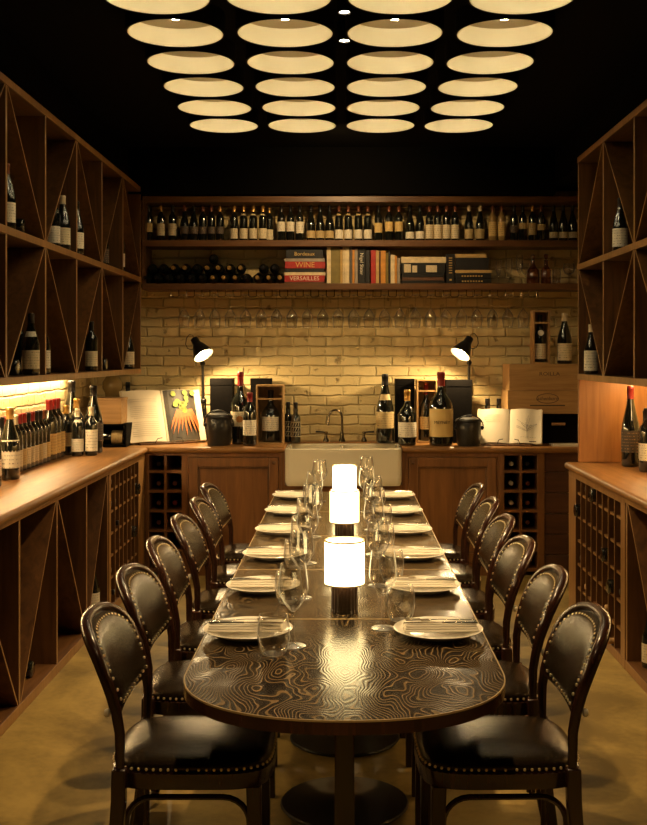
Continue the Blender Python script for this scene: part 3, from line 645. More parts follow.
for nm, cell, items in (('left', cellBL, [(0, 0, 'cap_black'), (0, 1, 'cap_brown'), (1, 1, 'cap_brown'), (0, 2, 'cap_brown'), (1, 2, 'cap_red'), (0, 3, 'cap_brown'), (1, 3, 'cap_cream')]),
                        ('right', cellBR, [(0, 0, 'cap_cream'), (1, 0, 'cap_black'), (0, 1, 'cap_cream'), (1, 1, 'cap_brown'), (0, 2, 'cap_cream'), (1, 2, 'cap_brown'), (0, 3, 'cap_brown'), (1, 3, 'cap_brown')])):
    for c, q, cap in items:
        x, z = cell(c, q)
        bottle((x, 7.97, z+.039), f'bottle in the {ORD[c]} hole of row {ORD[q]} in the back {nm} bottle rack', 'bordeaux', cap=cap, lie=(pi/2, 0, 0), group=f'bottles in the back {nm} bottle rack')
# ---- lower racks
bottle((-1.47, 5.42, .048), 'standing bottle with cream label at the floor of the left low rack', 'burgundy', lab='label_cream', rot=.3, zone=(.04, .13))
lie_out(-1.44, 5.05, .048+.0385, 'bottle lying base outward at the floor of the left low rack', 'L', None, True)
bottle((-1.45, 6.25, .048), 'standing bottle with white label beside the left pigeonhole rack', 'burgundy', lab='label_white', rot=.3, zone=(.03, .12), h=.33)
bottle((1.46, 5.20, .048), 'standing bottle with cream label at the floor of the right low rack', 'burgundy', lab='label_cream', rot=-.3, zone=(.03, .12))
# ---- right counter
zr = .882
bottle((PX(630.5, 6.42), 6.42, zr), 'tall red capped double magnum on the right worktop', 'burgundy', cap='cap_red', lab='label_dark', h=.475, wide=.80, rot=-.6)
bottle((PX(642, 6.38)-.01, 6.26, zr), 'cream labelled bottle in front of the red capped magnum', 'bordeaux', lab='label_cream', h=.34, rot=-.2)
bottle((1.70, 6.12, zr), 'white labelled bottle at the photo edge on the right worktop', 'bordeaux', lab='label_white', h=.36, rot=-.2)

# ------------------------------------------------------------------ back worktop objects
zb = .90
def card_box(px0, px1, pytop, d0, depth, label):
    x0, x1 = PX(px0, d0), PX(px1, d0); zt = PZ(pytop, d0)
    r = thing('presentation_box', label, 'box', ((x0+x1)/2, d0, zb))
    MB().box(x0, x1, d0, d0+depth, zb, zt-.05).build('box_base', 'black_card', r, bevel=.002); MB().box(x0-.002, x1+.002, d0-.002, d0+depth+.002, zt-.049, zt).build('lid', 'black_card', r, bevel=.002)
card_box(210, 232.4, 378.5, 7.95, .15, 'tall black box behind the left black pot')
card_box(250.5, 271, 378.5, 8.0, .13, 'tall black box behind the boxed bottle left of the sink')
card_box(395.5, 414.5, 379, 7.98, .14, 'tall black box between the two magnums right of the sink')
card_box(446, 472, 379.8, 7.91, .11, 'wide black box behind the largest magnum by the right lamp')
def magnum(pxc, d, label, kind, cap, lab, pytop, zone, wpx, **k):
    h = PZ(pytop, d)-zb
    pr = PROF[kind]; w = (wpx*d/F)/2/(max(p[0] for p in pr)*h/.297)
    return bottle((PX(pxc, d), d, zb), label, kind, cap=cap, lab=lab, zone=zone, h=h, wide=w, segs=32, **k)
m1 = magnum(240.5, 7.84, 'large red capped magnum with orange sealed cream label, left of sink', 'flat', 'cap_red', 'label_cream', 372, (.075, .135), 19.5)
put('seal', MB().lathe([(.0, .0), (.024, 0), (.024, .001), (.016, .0015), (.016, .0004), (0, .0004)], 20).mesh('seal', 'seal_orange'), m1, (0, -.0735, .182), (pi/2, 0, 0))
magnum(249.8, 7.68, 'small red capped bottle in front of the orange sealed magnum', 'bordeaux', 'cap_red', 'label_white', 392.5, (.06, .145), 13.5)
for i, (px, d) in enumerate(((288.2, 8.03), (295.6, 7.965))):
    t = bottle((PX(px, d), d, zb), f'{"left" if i == 0 else "right"} one of two dark bottles with painted white lattice', 'port', cap='cap_black', h=.295, wide=1.0, segs=24)
    mm = MB(); R = .0379
    for k in range(7):
        for z0 in (.05, .085, .12):
            a = pi+pi*k/6; mm.tube([(R*cos(a), R*sin(a), z0+.002), (R*cos(a+.22), R*sin(a+.22), z0+.026)], .0016, 5)
    for z0 in (.045, .078, .113, .15): mm.lathe([(R+.0012, z0), (R+.0012, z0+.003), (R-.0002, z0+.003), (R-.0002, z0), (R+.0012, z0)], 24)
    mm.build('painted_lattice', 'lattice', None).parent = t
magnum(385, 7.93, 'burgundy magnum with low tan label right of the sink', 'burgundy', 'cap_black', 'label_tan', 374, (.065, .135), 17.8, neck='label_tan')
magnum(407.2, 7.74, 'gold capped bordeaux magnum with square white label right of the sink', 'flat', 'cap_gold', 'label_white', 390, (.045, .125), 18.5)
m2 = magnum(441, 7.70, 'largest red capped magnum with tall yellow label near the right pot', 'flat', 'cap_red', 'label_plain', 372, (.038, .150), 24)
R2 = .0475*(PZ(372, 7.70)-zb)/.297*((24*7.70/F)/2/(.0475*(PZ(372, 7.70)-zb)/.297))
text('label_title', 'MEYNEY', .030, 'print_ink', m2, (0, -R2-.004, .168), ext=.002)
def boxed(px0, px1, pytop, d0, depth, part, label, blabel, zbase, bkind, blab, bcap, bh, wd=1.0, zone=(.05, .125)):
    x0, x1 = PX(px0, d0), PX(px1, d0); zt = PZ(pytop, d0); zp = PZ(part, d0); t = .012
    r = thing('wine_case', label, 'wooden case', ((x0+x1)/2, d0+depth/2, zbase))
    MB().box(x0, x0+t, d0, d0+depth, zbase, zt).build('side_board', 'pine_z', r, bevel=.002); MB().box(x1-t, x1, d0, d0+depth, zbase, zt).build('side_board', 'pine_z', r, bevel=.002)
    MB().box(x0+t, x1-t, d0, d0+depth, zt-t, zt).build('top_board', 'pine_x', r, bevel=.002); MB().box(x0+t, x1-t, d0, d0+depth, zbase, zbase+t).build('bottom_board', 'pine_x', r)
    MB().box(x0+t, x1-t, d0+depth-.01, d0+depth, zbase+t, zt-t).build('back_board', 'pine_z', r)
    c = (x0+x1)/2; pb = MB(); 
    g = .022*bh/.297
    pb.box(x0+t, c-g, d0+.004, d0+depth-.01, zp-.006, zp+.006).box(c+g, x1-t, d0+.004, d0+depth-.01, zp-.006, zp+.006).box(c-g, c+g, d0+.004, d0+.016, zp-.006, zp+.006)
    pb.build('partition', 'pine_x', r)
    bottle(((x0+x1)/2, d0+depth/2+.004, zbase+t), blabel, bkind, cap=bcap, lab=blab, h=bh, wide=wd, segs=28, zone=zone)
boxed(256, 283.5, 385, 7.80, .18, 399, 'open pine case holding one bottle left of the sink', 'white labelled bottle standing inside the pine case left of sink', zb, 'flat', 'label_white', 'cap_black', .375, 1.05, (.065, .145))
boxed(416.6, 437.5, 379.5, 7.92, .15, 391, 'open pine case behind the largest magnum right of the sink', 'red capped bottle inside the pine case right of the sink', zb, 'flat', 'label_tan', 'cap_red', .42, .75, (.06, .125))
# black pots with bail handle
def pot(px, py, d, rad, h, label):
    x = PX(px, d)
    r = thing('black_pot', label, 'pot', (x, d, zb))
    MB().lathe([(0, 0), (rad*.86, 0), (rad*.9, .01), (rad, h*.55), (rad*1.0, h*.80), (rad*.97, h*.82), (rad*.94, h*.55), (rad*.84, .02), (0, .018)], 28, (x, d, zb)).build('pot_body', 'pot_black', r)
    MB().lathe([(rad*1.05, h*.825), (rad*1.07, h*.86), (rad*.98, h*.92), (rad*.6, h*.97), (0, h*.985), (0, h*.86), (rad*.9, h*.825), (rad*1.05, h*.825)], 28, (x, d, zb)).build('lid', 'pot_black', r)
    MB().tube([(x+(rad+.012)*cos(a), d-.02-.05*sin(a), zb+h*.62+h*.45*sin(a)) for a in [pi*k/16 for k in range(17)]], .0045, 8, (0, 1, 0)).build('bail_handle', 'pot_black', r)
    for s in (-1, 1): MB().ball((x+s*(rad+.004), d-.018, zb+h*.62), .014, 10, 6).build('handle_lug', 'pot_black', r)
pot(219, 0, 7.74, .093, .235, 'black lidded pot standing in front of the left desk lamp')
pot(468.5, 0, 7.70, .090, .205, 'black lidded pot with bail handle left of the open sketch book')

# desk lamps
def desk_lamp(label, head_px, head_py, d, base_px, s, axis):
    hx, hz = PX(head_px, d), PZ(head_py, d); by = 8.095; bx = PX(base_px, by)
    r = thing('desk_lamp', label, 'lamp', (bx, by, zb))
    MB().lathe([(0, 0), (.054, 0), (.054, .02), (.045, .03), (.02, .035), (0, .036)], 24, (bx, by, zb)).build('lamp_base', 'black_metal', r)
    a = Vector(axis).normalized()           # from cap towards the opening
    L = .160; op = Vector((hx, d, hz)); cap = op-a*L
    knee = Vector((bx-s*.006, by, zb+.30)); j = Vector((bx-s*.012, by-.005, hz-.06))
    st = MB(); st.tube([(bx, by, zb+.03), (bx, by, zb+.10)], .012, 10, (0, 1, 0))
    for o in (-.014, .014): st.tube([(bx+o, by, zb+.09), (knee.x+o, knee.y, knee.z)], .006, 8, (0, 1, 0))
    st.tube([(bx, by, zb+.06), (knee.x, knee.y+.012, knee.z-.06)], .008, 8, (0, 1, 0))
    st.build('lower_arm', 'black_metal', r)
    ua = MB(); ua.tube([tuple(knee), tuple(j), tuple(cap+a*.03)], .010, 8, (0, 1, 0)); ua.ball(tuple(knee), .024, 12, 8); ua.ball(tuple(j), .02, 12, 8); ua.build('upper_arm', 'black_metal', r)
    M = Matrix.Translation(op) @ a.to_track_quat('Z', 'Y').to_matrix().to_4x4()
    prof = [(.0, -L), (.014, -L), (.028, -L+.008), (.031, -L+.05), (.036, -L+.062), (.045, -L+.075), (.062, -.04), (.074, -.012), (.077, 0)]
    inner = [(.0745, 0), (.071, -.012), (.059, -.04), (.042, -L+.075), (.028, -L+.06), (0, -L+.058)]
    sh = MB().lathe(prof+inner[:1], 28).xf(M).build('lamp_shade', 'black_metal', r)
    MB().lathe(inner, 28).xf(M).build('shade_lining', 'white_enamel', sh)
    MB().ball((0, 0, -.030), .026, 14, 8).xf(M).build('bulb', 'desk_bulb', sh)
    p = [cap-a*.005, cap+Vector((-s*.005, 0, .022)), cap+Vector((-s*.030, 0, .026)), cap+Vector((-s*.052, 0, .0)), cap+Vector((-s*.058, 0, -.045)), cap+Vector((-s*.045, .01, -.075)), cap+Vector((-s*.02, .01, -.085)), cap+a*.09+Vector((-s*.02, .01, 0))]
    MB().tube([tuple(q) for q in p], .003, 6, (0, 1, 0)).build('cable', 'black_metal', r)
desk_lamp('black desk lamp between the open cookbook and the left black pot', 203.6, 355.5, 7.86, 204.3, 1, (.50, -.36, -.79))
desk_lamp('black desk lamp behind the wide black box right of the sink', 460.2, 354.5, 7.86, 467.5, -1, (-.50, -.36, -.79))

# open books on stands
def open_book(loc, yaw, tilt, W, Hh, label, slabel, kind):
    s = thing('book_stand', slabel, 'book stand', loc, (0, 0, yaw))
    def B(m, name, mat, **k): o = m.build(name, mat, None, **k); o.parent = s; return o
    B(MB().box(-W*.72, W*.72, -.035, .03, 0, .014), 'ledge', 'oak_x', bevel=.003)
    tl = Matrix.Translation((0, .0, .014)) @ Matrix.Rotation(-tilt, 4, 'X')
    B(MB().box(-W*.6, W*.6, .026, .036, .03, Hh*.8).xf(tl), 'back_rest', 'oak_x')
    for q in (-1, 1): B(MB().tube([(q*W*.35, -.034, .014), (q*W*.35, -.046, .02), (q*W*.30, -.048, .045), (q*W*.18, -.042, .05)], .003, 6, (1, 0, 0)), 'page_holder', 'black_metal')
    b = thing('open_book', label, 'book', loc, (0, 0, yaw))
    def A(m, name, mat, par=None, **k): o = m.xf(tl).build(name, mat, None, **k); o.parent = par or b; return o
    A(MB().box(-W-.006, W+.006, .018, .024, .002, Hh+.006), 'cover', 'book_cream')
    pgs = []
    for q in (-1, 1):
        prof = [(q*.002, .017), (q*.002, .002)] + [(q*W*t, .003-.022*sin(pi*min(1, t*1.15))**.8*(1-t*.25)) for t in (.06, .15, .3, .5, .7, .85)] + [(q*W, -.010), (q*W, .017)]
        pgs.append(A(MB().prism([(x, y) for x, y in prof], 'z', .004, Hh), 'page_block', 'paper'))
    pg = {-1: pgs[0], 1: pgs[1]}
    def ys(t): return .003-.022*sin(pi*min(1, t*1.15))**.8*(1-t*.25)
    def lines(q, z0, z1, n, mat='print_faint', t0=.16, t1=.84):
        m = MB()
        for k in range(n):
            z = z0+(z1-z0)*k/max(1, n-1); e = t1-random.random()*.12*(k % 3 == 0)
            tt = [t0+(e-t0)*i/5 for i in range(6)]
            for u, w in zip(tt, tt[1:]):
                m.add([(q*W*u, ys(u)-.0012, z), (q*W*w, ys(w)-.0012, z), (q*W*w, ys(w)-.0012, z+.0035), (q*W*u, ys(u)-.0012, z+.0035)], [(0, 1, 2, 3)])
        A(m, 'print_lines', mat, pg[q], smooth=0)
    if kind == 'carrot':
        lines(-1, Hh*.12, Hh*.38, 8); lines(-1, Hh*.46, Hh*.68, 7); lines(-1, Hh*.78, Hh*.82, 2)
        tt = [.05, .15, .3, .5, .7, .8, .86]
        m = MB()
        for u, w in zip(tt, tt[1:]): m.add([(W*u, ys(u)-.001, .006), (W*w, ys(w)-.001, .006), (W*w, ys(w)-.001, Hh-.002), (W*u, ys(u)-.001, Hh-.002)], [(0, 1, 2, 3)])
        pic = A(m, 'picture_page', 'plate_photo', pg[1])
        cm = MB(); lm = MB()
        for k in range(9):
            a = (k-4)*.125+random.uniform(-.03, .03); L = Hh*random.uniform(.42, .56); cx, cz = W*.52+(k-4)*.012, Hh*.60
            dx, dz = sin(a), -cos(a)
            for i in range(6):
                pass
            n0, n1 = (-dz, dx), (dz, -dx)
            w = .0105
            pts = [(cx+n0[0]*w, cz+n0[1]*w), (cx+n1[0]*w, cz+n1[1]*w), (cx+dx*L*.6+n1[0]*w*.7, cz+dz*L*.6+n1[1]*w*.7), (cx+dx*L, cz+dz*L), (cx+dx*L*.6+n0[0]*w*.7, cz+dz*L*.6+n0[1]*w*.7)]
            pts = [(min(max(x, .03), W*.84), z) for x, z in pts]
            cm.prism(pts, 'y', -.0225-.0003*k, -.0222-.0003*k)
        for k in range(16):
            cx, cz = W*.5+random.uniform(-.085, .085), Hh*random.uniform(.70, .95); q = random.uniform(.012, .024)
            if k < 6: cx, cz = W*.5+random.uniform(-.02, .02), Hh*(.58+.03*k)
            lm.prism([(cx+q*cos(t)*random.uniform(.7, 1.1), cz+q*sin(t)) for t in [2*pi*i/7 for i in range(7)]], 'y', -.0245, -.0242-.00004*k)
        A(cm, 'carrot_picture', 'carrot', pic, smooth=0); A(lm, 'leaf_picture', 'carrot_top', pic, smooth=0)
    else:
        lines(-1, Hh*.62, Hh*.80, 4, 'paper_edge', .3, .8)
        m = MB(); 
        def stroke(pts, w):
            for (x0, z0), (x1, z1) in zip(pts, pts[1:]):
                dx, dz = x1-x0, z1-z0; l = max(1e-6, sqrt(dx*dx+dz*dz)); nx, nz = -dz/l*w, dx/l*w
                f = lambda x: ys(x/W)-.0015
                m.add([(x0+nx, f(x0), z0+nz), (x0-nx, f(x0), z0-nz), (x1-nx, f(x1), z1-nz), (x1+nx, f(x1), z1+nz)], [(0, 1, 2, 3)])
        stroke([(W*.56, Hh*.14), (W*.54, Hh*.35), (W*.55, Hh*.55)], .0018)
        for k in range(16):
            a = radians(random.uniform(15, 165)); l = random.uniform(.04, .09); z0 = Hh*random.uniform(.3, .6)
            x0 = W*.545; stroke([(x0, z0), (x0+l*.5*cos(a), z0+l*.4*sin(a)), (min(W*.85, x0+l*cos(a)*1.1), z0+l*sin(a)*.9)], .0011)
        for k in range(7): stroke([(W*(.35+.07*k), Hh*.17+.004*(k % 2)), (W*(.40+.07*k), Hh*.18)], .001)
        A(m, 'tree_sketch', 'print_grey', pg[1], smooth=0)
        m = MB().box(W*.62, W*.84, -.0135, -.0125, Hh*.045, Hh*.07); A(m, 'caption', 'print_ink', pg[1])
    return b
open_book((PX(167.5, 7.84), 7.84, zb), radians(28), radians(24), .295, .40, 'open cookbook with a carrot picture on its right page', 'oak book stand holding the open carrot cookbook', 'carrot')
open_book((PX(509, 7.68), 7.68, zb), radians(-12), radians(27), .225, .265, 'open sketch book with a drawn tree on its right page', 'oak book stand holding the open sketch book', 'sketch')
for i, px in enumerate((487.5, 499)):
    bottle((PX(px, 8.02), 8.02, zb), f'{"left" if i == 0 else "right"} one of two dark bottles behind the open sketch book', 'port', h=.32, cap='cap_black')
# crates and case in the right corner
r = thing('storage_case', 'black case under the two wine crates in the right corner', 'case', (1.5, 7.97, zb))
MB().box(1.19, 1.84, 7.91, 8.14, zb, 1.08).build('case_body', 'black_card', r, bevel=.004); MB().box(1.188, 1.842, 7.89, 8.142, 1.0805, 1.118).build('lid', 'black_card', r, bevel=.004); MB().box(1.50, 1.60, 7.898, 7.91, 1.03, 1.05).build('clasp', 'steel', r)
tag(MB().box(1.46, 1.82, 7.62, 7.78, zb, zb+.012).build('paper_stack', 'paper', origin=(1.6, 7.7, zb)), 'flat cream papers in front of the black corner case', 'paper')
ZC1 = PZ(390.5, 7.8); ZT1 = PZ(364, 7.8)
def crate(label, x0, x1, z0, z1):
    r = thing('wine_crate', label, 'crate', ((x0+x1)/2, 7.97, z0))
    MB().box(x0, x1, 7.80, 7.812, z0, z1).build('front_board', 'pine_x', r, bevel=.002); MB().box(x0, x1, 8.128, 8.14, z0, z1).build('back_board', 'pine_x', r)
    for a in (x0, x1-.014): MB().box(a, a+.014, 7.812, 8.128, z0, z1).build('side_board', 'pine_z', r)
    MB().box(x0+.014, x1-.014, 7.812, 8.128, z0, z0+.012).build('base_board', 'pine_x', r); MB().box(x0+.014, x1-.014, 7.812, 8.128, z1-.012, z1).build('lid', 'pine_x', r)
    return r
c1 = crate('lower pine wine crate with an oval mark in the right corner', PX(507.8, 7.8), 1.82, 1.119, ZC1-.001)
text('stencil', 'ashenborn', .036, 'print_ink', c1, (PX(547.5, 7.8)-c1.location.x, -.1712, PZ(398.5, 7.8)-1.119), shear=.25)
ov = MB(); ov.tube([(.078*cos(t), 0, .034*sin(t)) for t in [2*pi*k/32 for k in range(32)]], .0022, 6, (0, 1, 0), True)
ov.xf(Matrix.Translation((PX(547.5, 7.8)-c1.location.x, -.1705, PZ(398.5, 7.8)-1.119))); o = ov.build('oval_mark', 'print_ink', None); o.parent = c1
o = MB().box(-.125, .125, -.0008, 0, -.004, .004).xf(Matrix.Translation((PX(547.5, 7.8)-c1.location.x, -.170, PZ(405.5, 7.8)-1.119))).build('printed_rule', 'print_ink', None); o.parent = c1
c2 = crate('upper pine wine crate carrying two bottles in the right corner', PX(509.3, 7.8), 1.81, ZC1, ZT1)
text('stencil', 'ROILLA', .036, 'print_ink', c2, (PX(549.5, 7.8)-c2.location.x, -.1712, PZ(374, 7.8)-ZC1), sx=1.25)
boxed(533.2, 550.2, 310.3, 7.83, .13, 322.7, 'narrow open pine case standing on the upper wine crate', 'white sealed bottle inside the narrow pine case on the crate', ZT1+.0005, 'burgundy', 'label_cream', 'cap_black', .345, .95, (.02, .115))
sb = [o for o in bpy.data.objects if o.get('label') == 'white sealed bottle inside the narrow pine case on the crate'][0]
put('seal', MB().lathe([(0, 0), (.022, 0), (.022, .0012), (.014, .002), (0, .002)], 20).mesh('seal', 'print_white'), sb, (0, -.0345, .212), (pi/2-.25, 0, 0))
bt_ = bottle((PX(564.5, 7.88), 7.88, ZT1+.0005), 'cream capped burgundy bottle standing on the upper wine crate', 'burgundy', cap='cap_cream', lab='label_cream', h=.365, zone=(.02, .12), wide=1.05, segs=28)

# ------------------------------------------------------------------ books and glasses on the second wall shelf
zb2 = 2.0605
def lying_book(px0, px1, pya, pyb, mat, label, title=None, tmat='print_white', size=.03, pages=False, dY=7.94, depth=.19):
    x0, x1 = PX(px0, dY), PX(px1, dY)
    r = thing('book', label, 'book', ((x0+x1)/2, dY+depth/2, zcur[0]), group='books on the second wall shelf')
    h = (pyb-pya)*dY/F; z0, z1 = zcur[0], zcur[0]+h; t = min(.003, h*.2)
    if pages:
        MB().box(x0, x1, dY, dY+depth, z0, z0+t).box(x0, x1, dY, dY+depth, z1-t, z1).box(x0, x1, dY+depth-.003, dY+depth, z0+t, z1-t).build('cover', mat, r)
        MB().box(x0+.003, x1-.003, dY+.003, dY+depth-.003, z0+t, z1-t).build('page_block', 'paper_edge', r)
    else:
        MB().box(x0, x1, dY, dY+depth, z0, z0+t).box(x0, x1, dY, dY+depth, z1-t, z1).box(x0, x1, dY, dY+.004, z0+t, z1-t).build('cover', mat, r, bevel=.001)
        MB().box(x0+.004, x1-.004, dY+.004, dY+depth-.004, z0+t, z1-t).build('page_block', 'paper_edge', r)
        if title: text('spine_title', title, size, tmat, r, (0, -depth/2-.001, h/2))
    zcur[0] = z1+.0004
zcur = [zb2]
lying_book(284.5, 325, 283.3, 285, 'book_brown', 'thin brown book at the bottom of the book stack by the bottles')
lying_book(284.5, 324.5, 276.8, 283.3, 'book_red', 'red book with pale lettering, low in the stack by the bottles', 'VERSAILLES', 'print_white', .043)
lying_book(284.3, 325.5, 273.8, 276.8, 'book_cream', 'thin cream book between the red and the black book of the stack')
lying_book(285, 324, 269.8, 273.6, 'book_black', 'thin black book under the red wine book of the stack')
lying_book(285, 325.2, 262.6, 269.3, 'book_red', 'red book with large wine title in the stack by the bottles', 'WINE', 'print_gold', .055)
lying_book(283.8, 325, 259, 262.2, 'book_silver', 'thin silver grey book under the topmost book of the stack')
lying_book(286, 323, 250, 258.8, 'book_black', 'black book with gold lettering, topmost of the stack by the bottles', 'Bordeaux', 'print_gold', .038)
def stand_book(px0, px1, pytop, mat, label, title=None, tmat='print_gold', dY=7.945, depth=.16, size=.02, lean=0):
    x0, x1 = PX(px0, dY), PX(px1, dY)-.0006; zt = PZ(pytop, dY); t = min(.003, (x1-x0)*.2)
    r = thing('book', label, 'book', ((x0+x1)/2, dY+depth/2, zb2), group='books on the second wall shelf')
    MB().box(x0, x0+t, dY, dY+depth, zb2, zt).box(x1-t, x1, dY, dY+depth, zb2, zt).box(x0+t, x1-t, dY, dY+.004, zb2, zt).build('cover', mat, r, bevel=.001)
    MB().box(x0+t, x1-t, dY+.004, dY+depth-.003, zb2+.003, zt-.003).build('page_block', 'paper_edge', r)
    if title: text('spine_title', title, size, tmat, r, (0, -depth/2-.001, (zt-zb2)*.55), (pi/2, pi/2, 0))
SB = [(326.8, 331, 247.2, 'cream', 'first', None, ''), (331, 340.2, 247.4, 'olive', 'second', None, ''), (340.2, 342.6, 249.5, 'ochre', 'third', None, ''), (342.6, 344.4, 247.5, 'cream', 'fourth', None, ''), (344.4, 349.4, 246.6, 'cream', 'fifth', None, ''),
      (349.6, 352.4, 247.5, 'grey', 'sixth', None, ''), (352.4, 354.6, 249.5, 'orange', 'seventh', None, ''), (354.6, 357.8, 248.5, 'silver', 'eighth', None, ''), (357.9, 365.4, 248, 'black', 'ninth', 'Nigel Slater', 'print_white'), (365.6, 370, 250, 'navy', 'tenth', None, ''),
      (370.8, 376, 250, 'red', 'eleventh', None, ''), (376, 379, 250.4, 'tan', 'twelfth', None, ''), (379, 380.8, 251, 'brown', 'thirteenth', None, ''), (380.8, 385.8, 250.8, 'orange', 'fourteenth', None, ''), (385.8, 388.4, 253, 'olive', 'fifteenth', None, ''), (388.4, 390.6, 251.2, 'black', 'sixteenth', None, ''), (390.6, 394.8, 255, 'cream', 'seventeenth', None, ''), (394.8, 397, 256, 'orange', 'eighteenth', None, ''), (397.2, 400.2, 258, 'silver', 'nineteenth', None, '')]
for a, b, pt, c, o_, t, tm in SB: stand_book(a, b, pt, 'book_'+c, f'{c} spined book, {o_} upright from the left on the wall shelf', t, tm or 'print_gold', size=.034)
zcur = [zb2]
lying_book(401.5, 445, 281.6, 284.6, 'book_black', 'black book with white lettering at the bottom of the middle pile', None)
lying_book(402, 444, 278.2, 281.4, 'book_brown', 'brown book second from the bottom of the middle pile')
lying_book(402, 444, 274.4, 278.0, 'book_black', 'black book third from the bottom of the middle pile')
z_ = zcur[0]
lying_book(401.5, 445, 263.5, 274.2, 'book_black', 'thick black book with pale pictures on its spine in the middle pile')
ob = bpy.data.objects
last = [o for o in ob if o.get('label') == 'thick black book with pale pictures on its spine in the middle pile'][0]
for q in ((-.14, -.09, .008, .068), (-.08, -.045, .008, .058), (.02, .10, .01, .06)):
    m = MB().box(q[0], q[1], -.0965, -.0945, q[2], q[3]).build('spine_picture', 'label_cream', None); m.parent = last
lying_book(401, 446, 257.2, 263.2, 'book_cream', 'cream book on top of the middle pile')
stand_book(446.3, 454.8, 254, 'book_black', 'black upright book with gold spine lines between the two piles', None)
last = [o for o in ob if o.get('label') == 'black upright book with gold spine lines between the two piles'][0]
m = MB()
for k in range(7): m.box(-.012, .012, -.0815, -.0795, .075+.018*k, .082+.018*k)
m.box(-.008, .008, -.0815, -.0795, .02, .034)
m = m.build('spine_lettering', 'print_gold', None); m.parent = last
zcur = [zb2]
for (a, b, pa, pb_, mt, lb, pg, tl) in ((455.5, 491.5, 279.5, 284.6, 'book_black', 'black book with gold lettering at the bottom of the right pile', False, '- - - - -'), (455.5, 491, 273.8, 279.2, 'book_black', 'second black book from the bottom of the right pile', False, None), (455.3, 491.8, 270.6, 273.6, 'book_tan', 'thin tan book in the right pile', False, None), (455.5, 489, 258.2, 270.4, 'book_navy', 'thick dark book in the right pile under the tan edged one', False, None), (455.3, 486.5, 254.2, 258, 'book_tan', 'thin tan edged book on top of the right pile', False, None)):
    lying_book(a, b, pa, pb_, mt, lb, None, pages=pg)
for lb in ('black book with gold lettering at the bottom of the right pile', 'second black book from the bottom of the right pile'):
    last = [o for o in ob if o.get('label') == lb][0]; m = MB()
    for k in range(8): m.box(-.085+.02*k, -.073+.02*k, -.0965, -.0945, .012, .022)
    m = m.build('spine_lettering', 'print_gold', None); m.parent = last

# glasses
def glass_proto():
    r = thing('wine_glass', '', 'wine glass', (0, 0, 0))
    t = .0013
    out = [(.0045, .094), (.012, .1005), (.0275, .121), (.0375, .139), (.041, .153), (.0398, .176), (.0365, .202), (.034, .224)]
    inn = [(r_-t, z+ (t if i < 3 else 0)) for i, (r_, z) in enumerate(out)]
    inn[0] = (.0, .0995)
    MB().lathe([(0, .094)]+out+[(.0334, .2252)]+inn[::-1], 28).build('bowl', 'clear_glass', r, smooth=60)
    MB().lathe([(0, .0062), (.009, .0062), (.0055, .011), (.0042, .02), (.0038, .06), (.0042, .088), (.006, .0937), (0, .0937)], 14).build('stem', 'clear_glass', r, smooth=60)
    MB().lathe([(0, 0), (.034, 0), (.0345, .0012), (.032, .0025), (.012, .0045), (.009, .006), (0, .006)], 28).build('foot', 'clear_glass', r, smooth=60)
    return r
gp = glass_proto()
# hanging glass rack under the wall shelf
hr = thing('glass_rack', 'dark wire glass rack fixed under the lowest wall shelf', 'glass rack', (0, 7.95, 2.012))
gpx = [184+15.42*k for k in range(23)]
DG = 7.985
for k in range(24):
    x = PX(184-7.7+15.42*k, DG); w = .029
    m = MB()
    m.tube([(x-w, WY0+.015, 2.0125), (x-w, WY0+.015, 1.970), (x-w*.7, WY0+.015, 1.962), (x+w*.7, WY0+.015, 1.962), (x+w, WY0+.015, 1.970), (x+w, WY0+.015, 2.0125)], .0032, 6, (0, 1, 0))
    for q in (-1, 1): m.tube([(x+q*w, WY0+.015, 1.972), (x+q*w, 8.15, 1.972)], .0028, 6, (0, 0, 1))
    m.build('hanger', 'bronze', hr)
for k, px in enumerate(gpx):
    g = copy_tree(gp); g.location = (PX(px, DG), DG, 1.9815); g.rotation_euler = (pi, 0, 0)
    tag(g, f'{nth(k)} wine glass from the left hanging under the wall shelf', 'wine glass', 'hanging wine glasses')
    g.scale = (1.02, 1.02, 1.08)
# glasses on second shelf, right end
def simple_glass(px, d, h, rr_, label, mat='clear_glass', name='glass', kind='goblet', cat='glass'):
    x = PX(px, d); z = zb2
    if kind == 'goblet': pr = [(0, 0), (rr_*.8, 0), (rr_*.75, .004), (.006, .01), (.0045, h*.42), (rr_*.7, h*.52), (rr_, h*.7), (rr_*.85, h), (rr_*.82, h), (rr_*.96, h*.7), (rr_*.66, h*.54), (0, h*.46)]
    elif kind == 'flute': pr = [(0, 0), (rr_*1.1, 0), (rr_, .004), (.006, .01), (.0045, h*.35), (rr_*.6, h*.42), (rr_, h*.7), (rr_*.85, h), (rr_*.82, h), (rr_*.96, h*.7), (rr_*.56, h*.44), (0, h*.38)]
    elif kind == 'tumbler': pr = [(0, 0), (rr_*.8, 0), (rr_*.9, .006), (rr_, h*.5), (rr_*.92, h), (rr_*.89, h), (rr_*.96, h*.5), (rr_*.8, .012), (0, .010)]
    else: pr = [(0, 0), (rr_, 0), (rr_*1.05, .01), (rr_, h*.45), (rr_*.5, h*.58), (.014, h*.66), (.013, h*.76), (.02, h*.78), (.006, h*.80), (.016, h*.88), (.016, h*.96), (0, h)]
    return tag(MB().lathe([(a, b) for a, b in pr], 20, (x, d, z)).build(name, mat, origin=(x, d, z), smooth=60), label, cat, 'glassware on the second wall shelf')
simple_glass(498.6, 8.0, .175, .022, 'first tall glass flute from the left beside the right book pile', kind='flute')
simple_glass(509, 8.0, .19, .026, 'second tall glass from the left beside the right book pile', kind='flute')
simple_glass(519.5, 8.0, .215, .027, 'tallest glass flute left of the pink decanter', kind='flute')
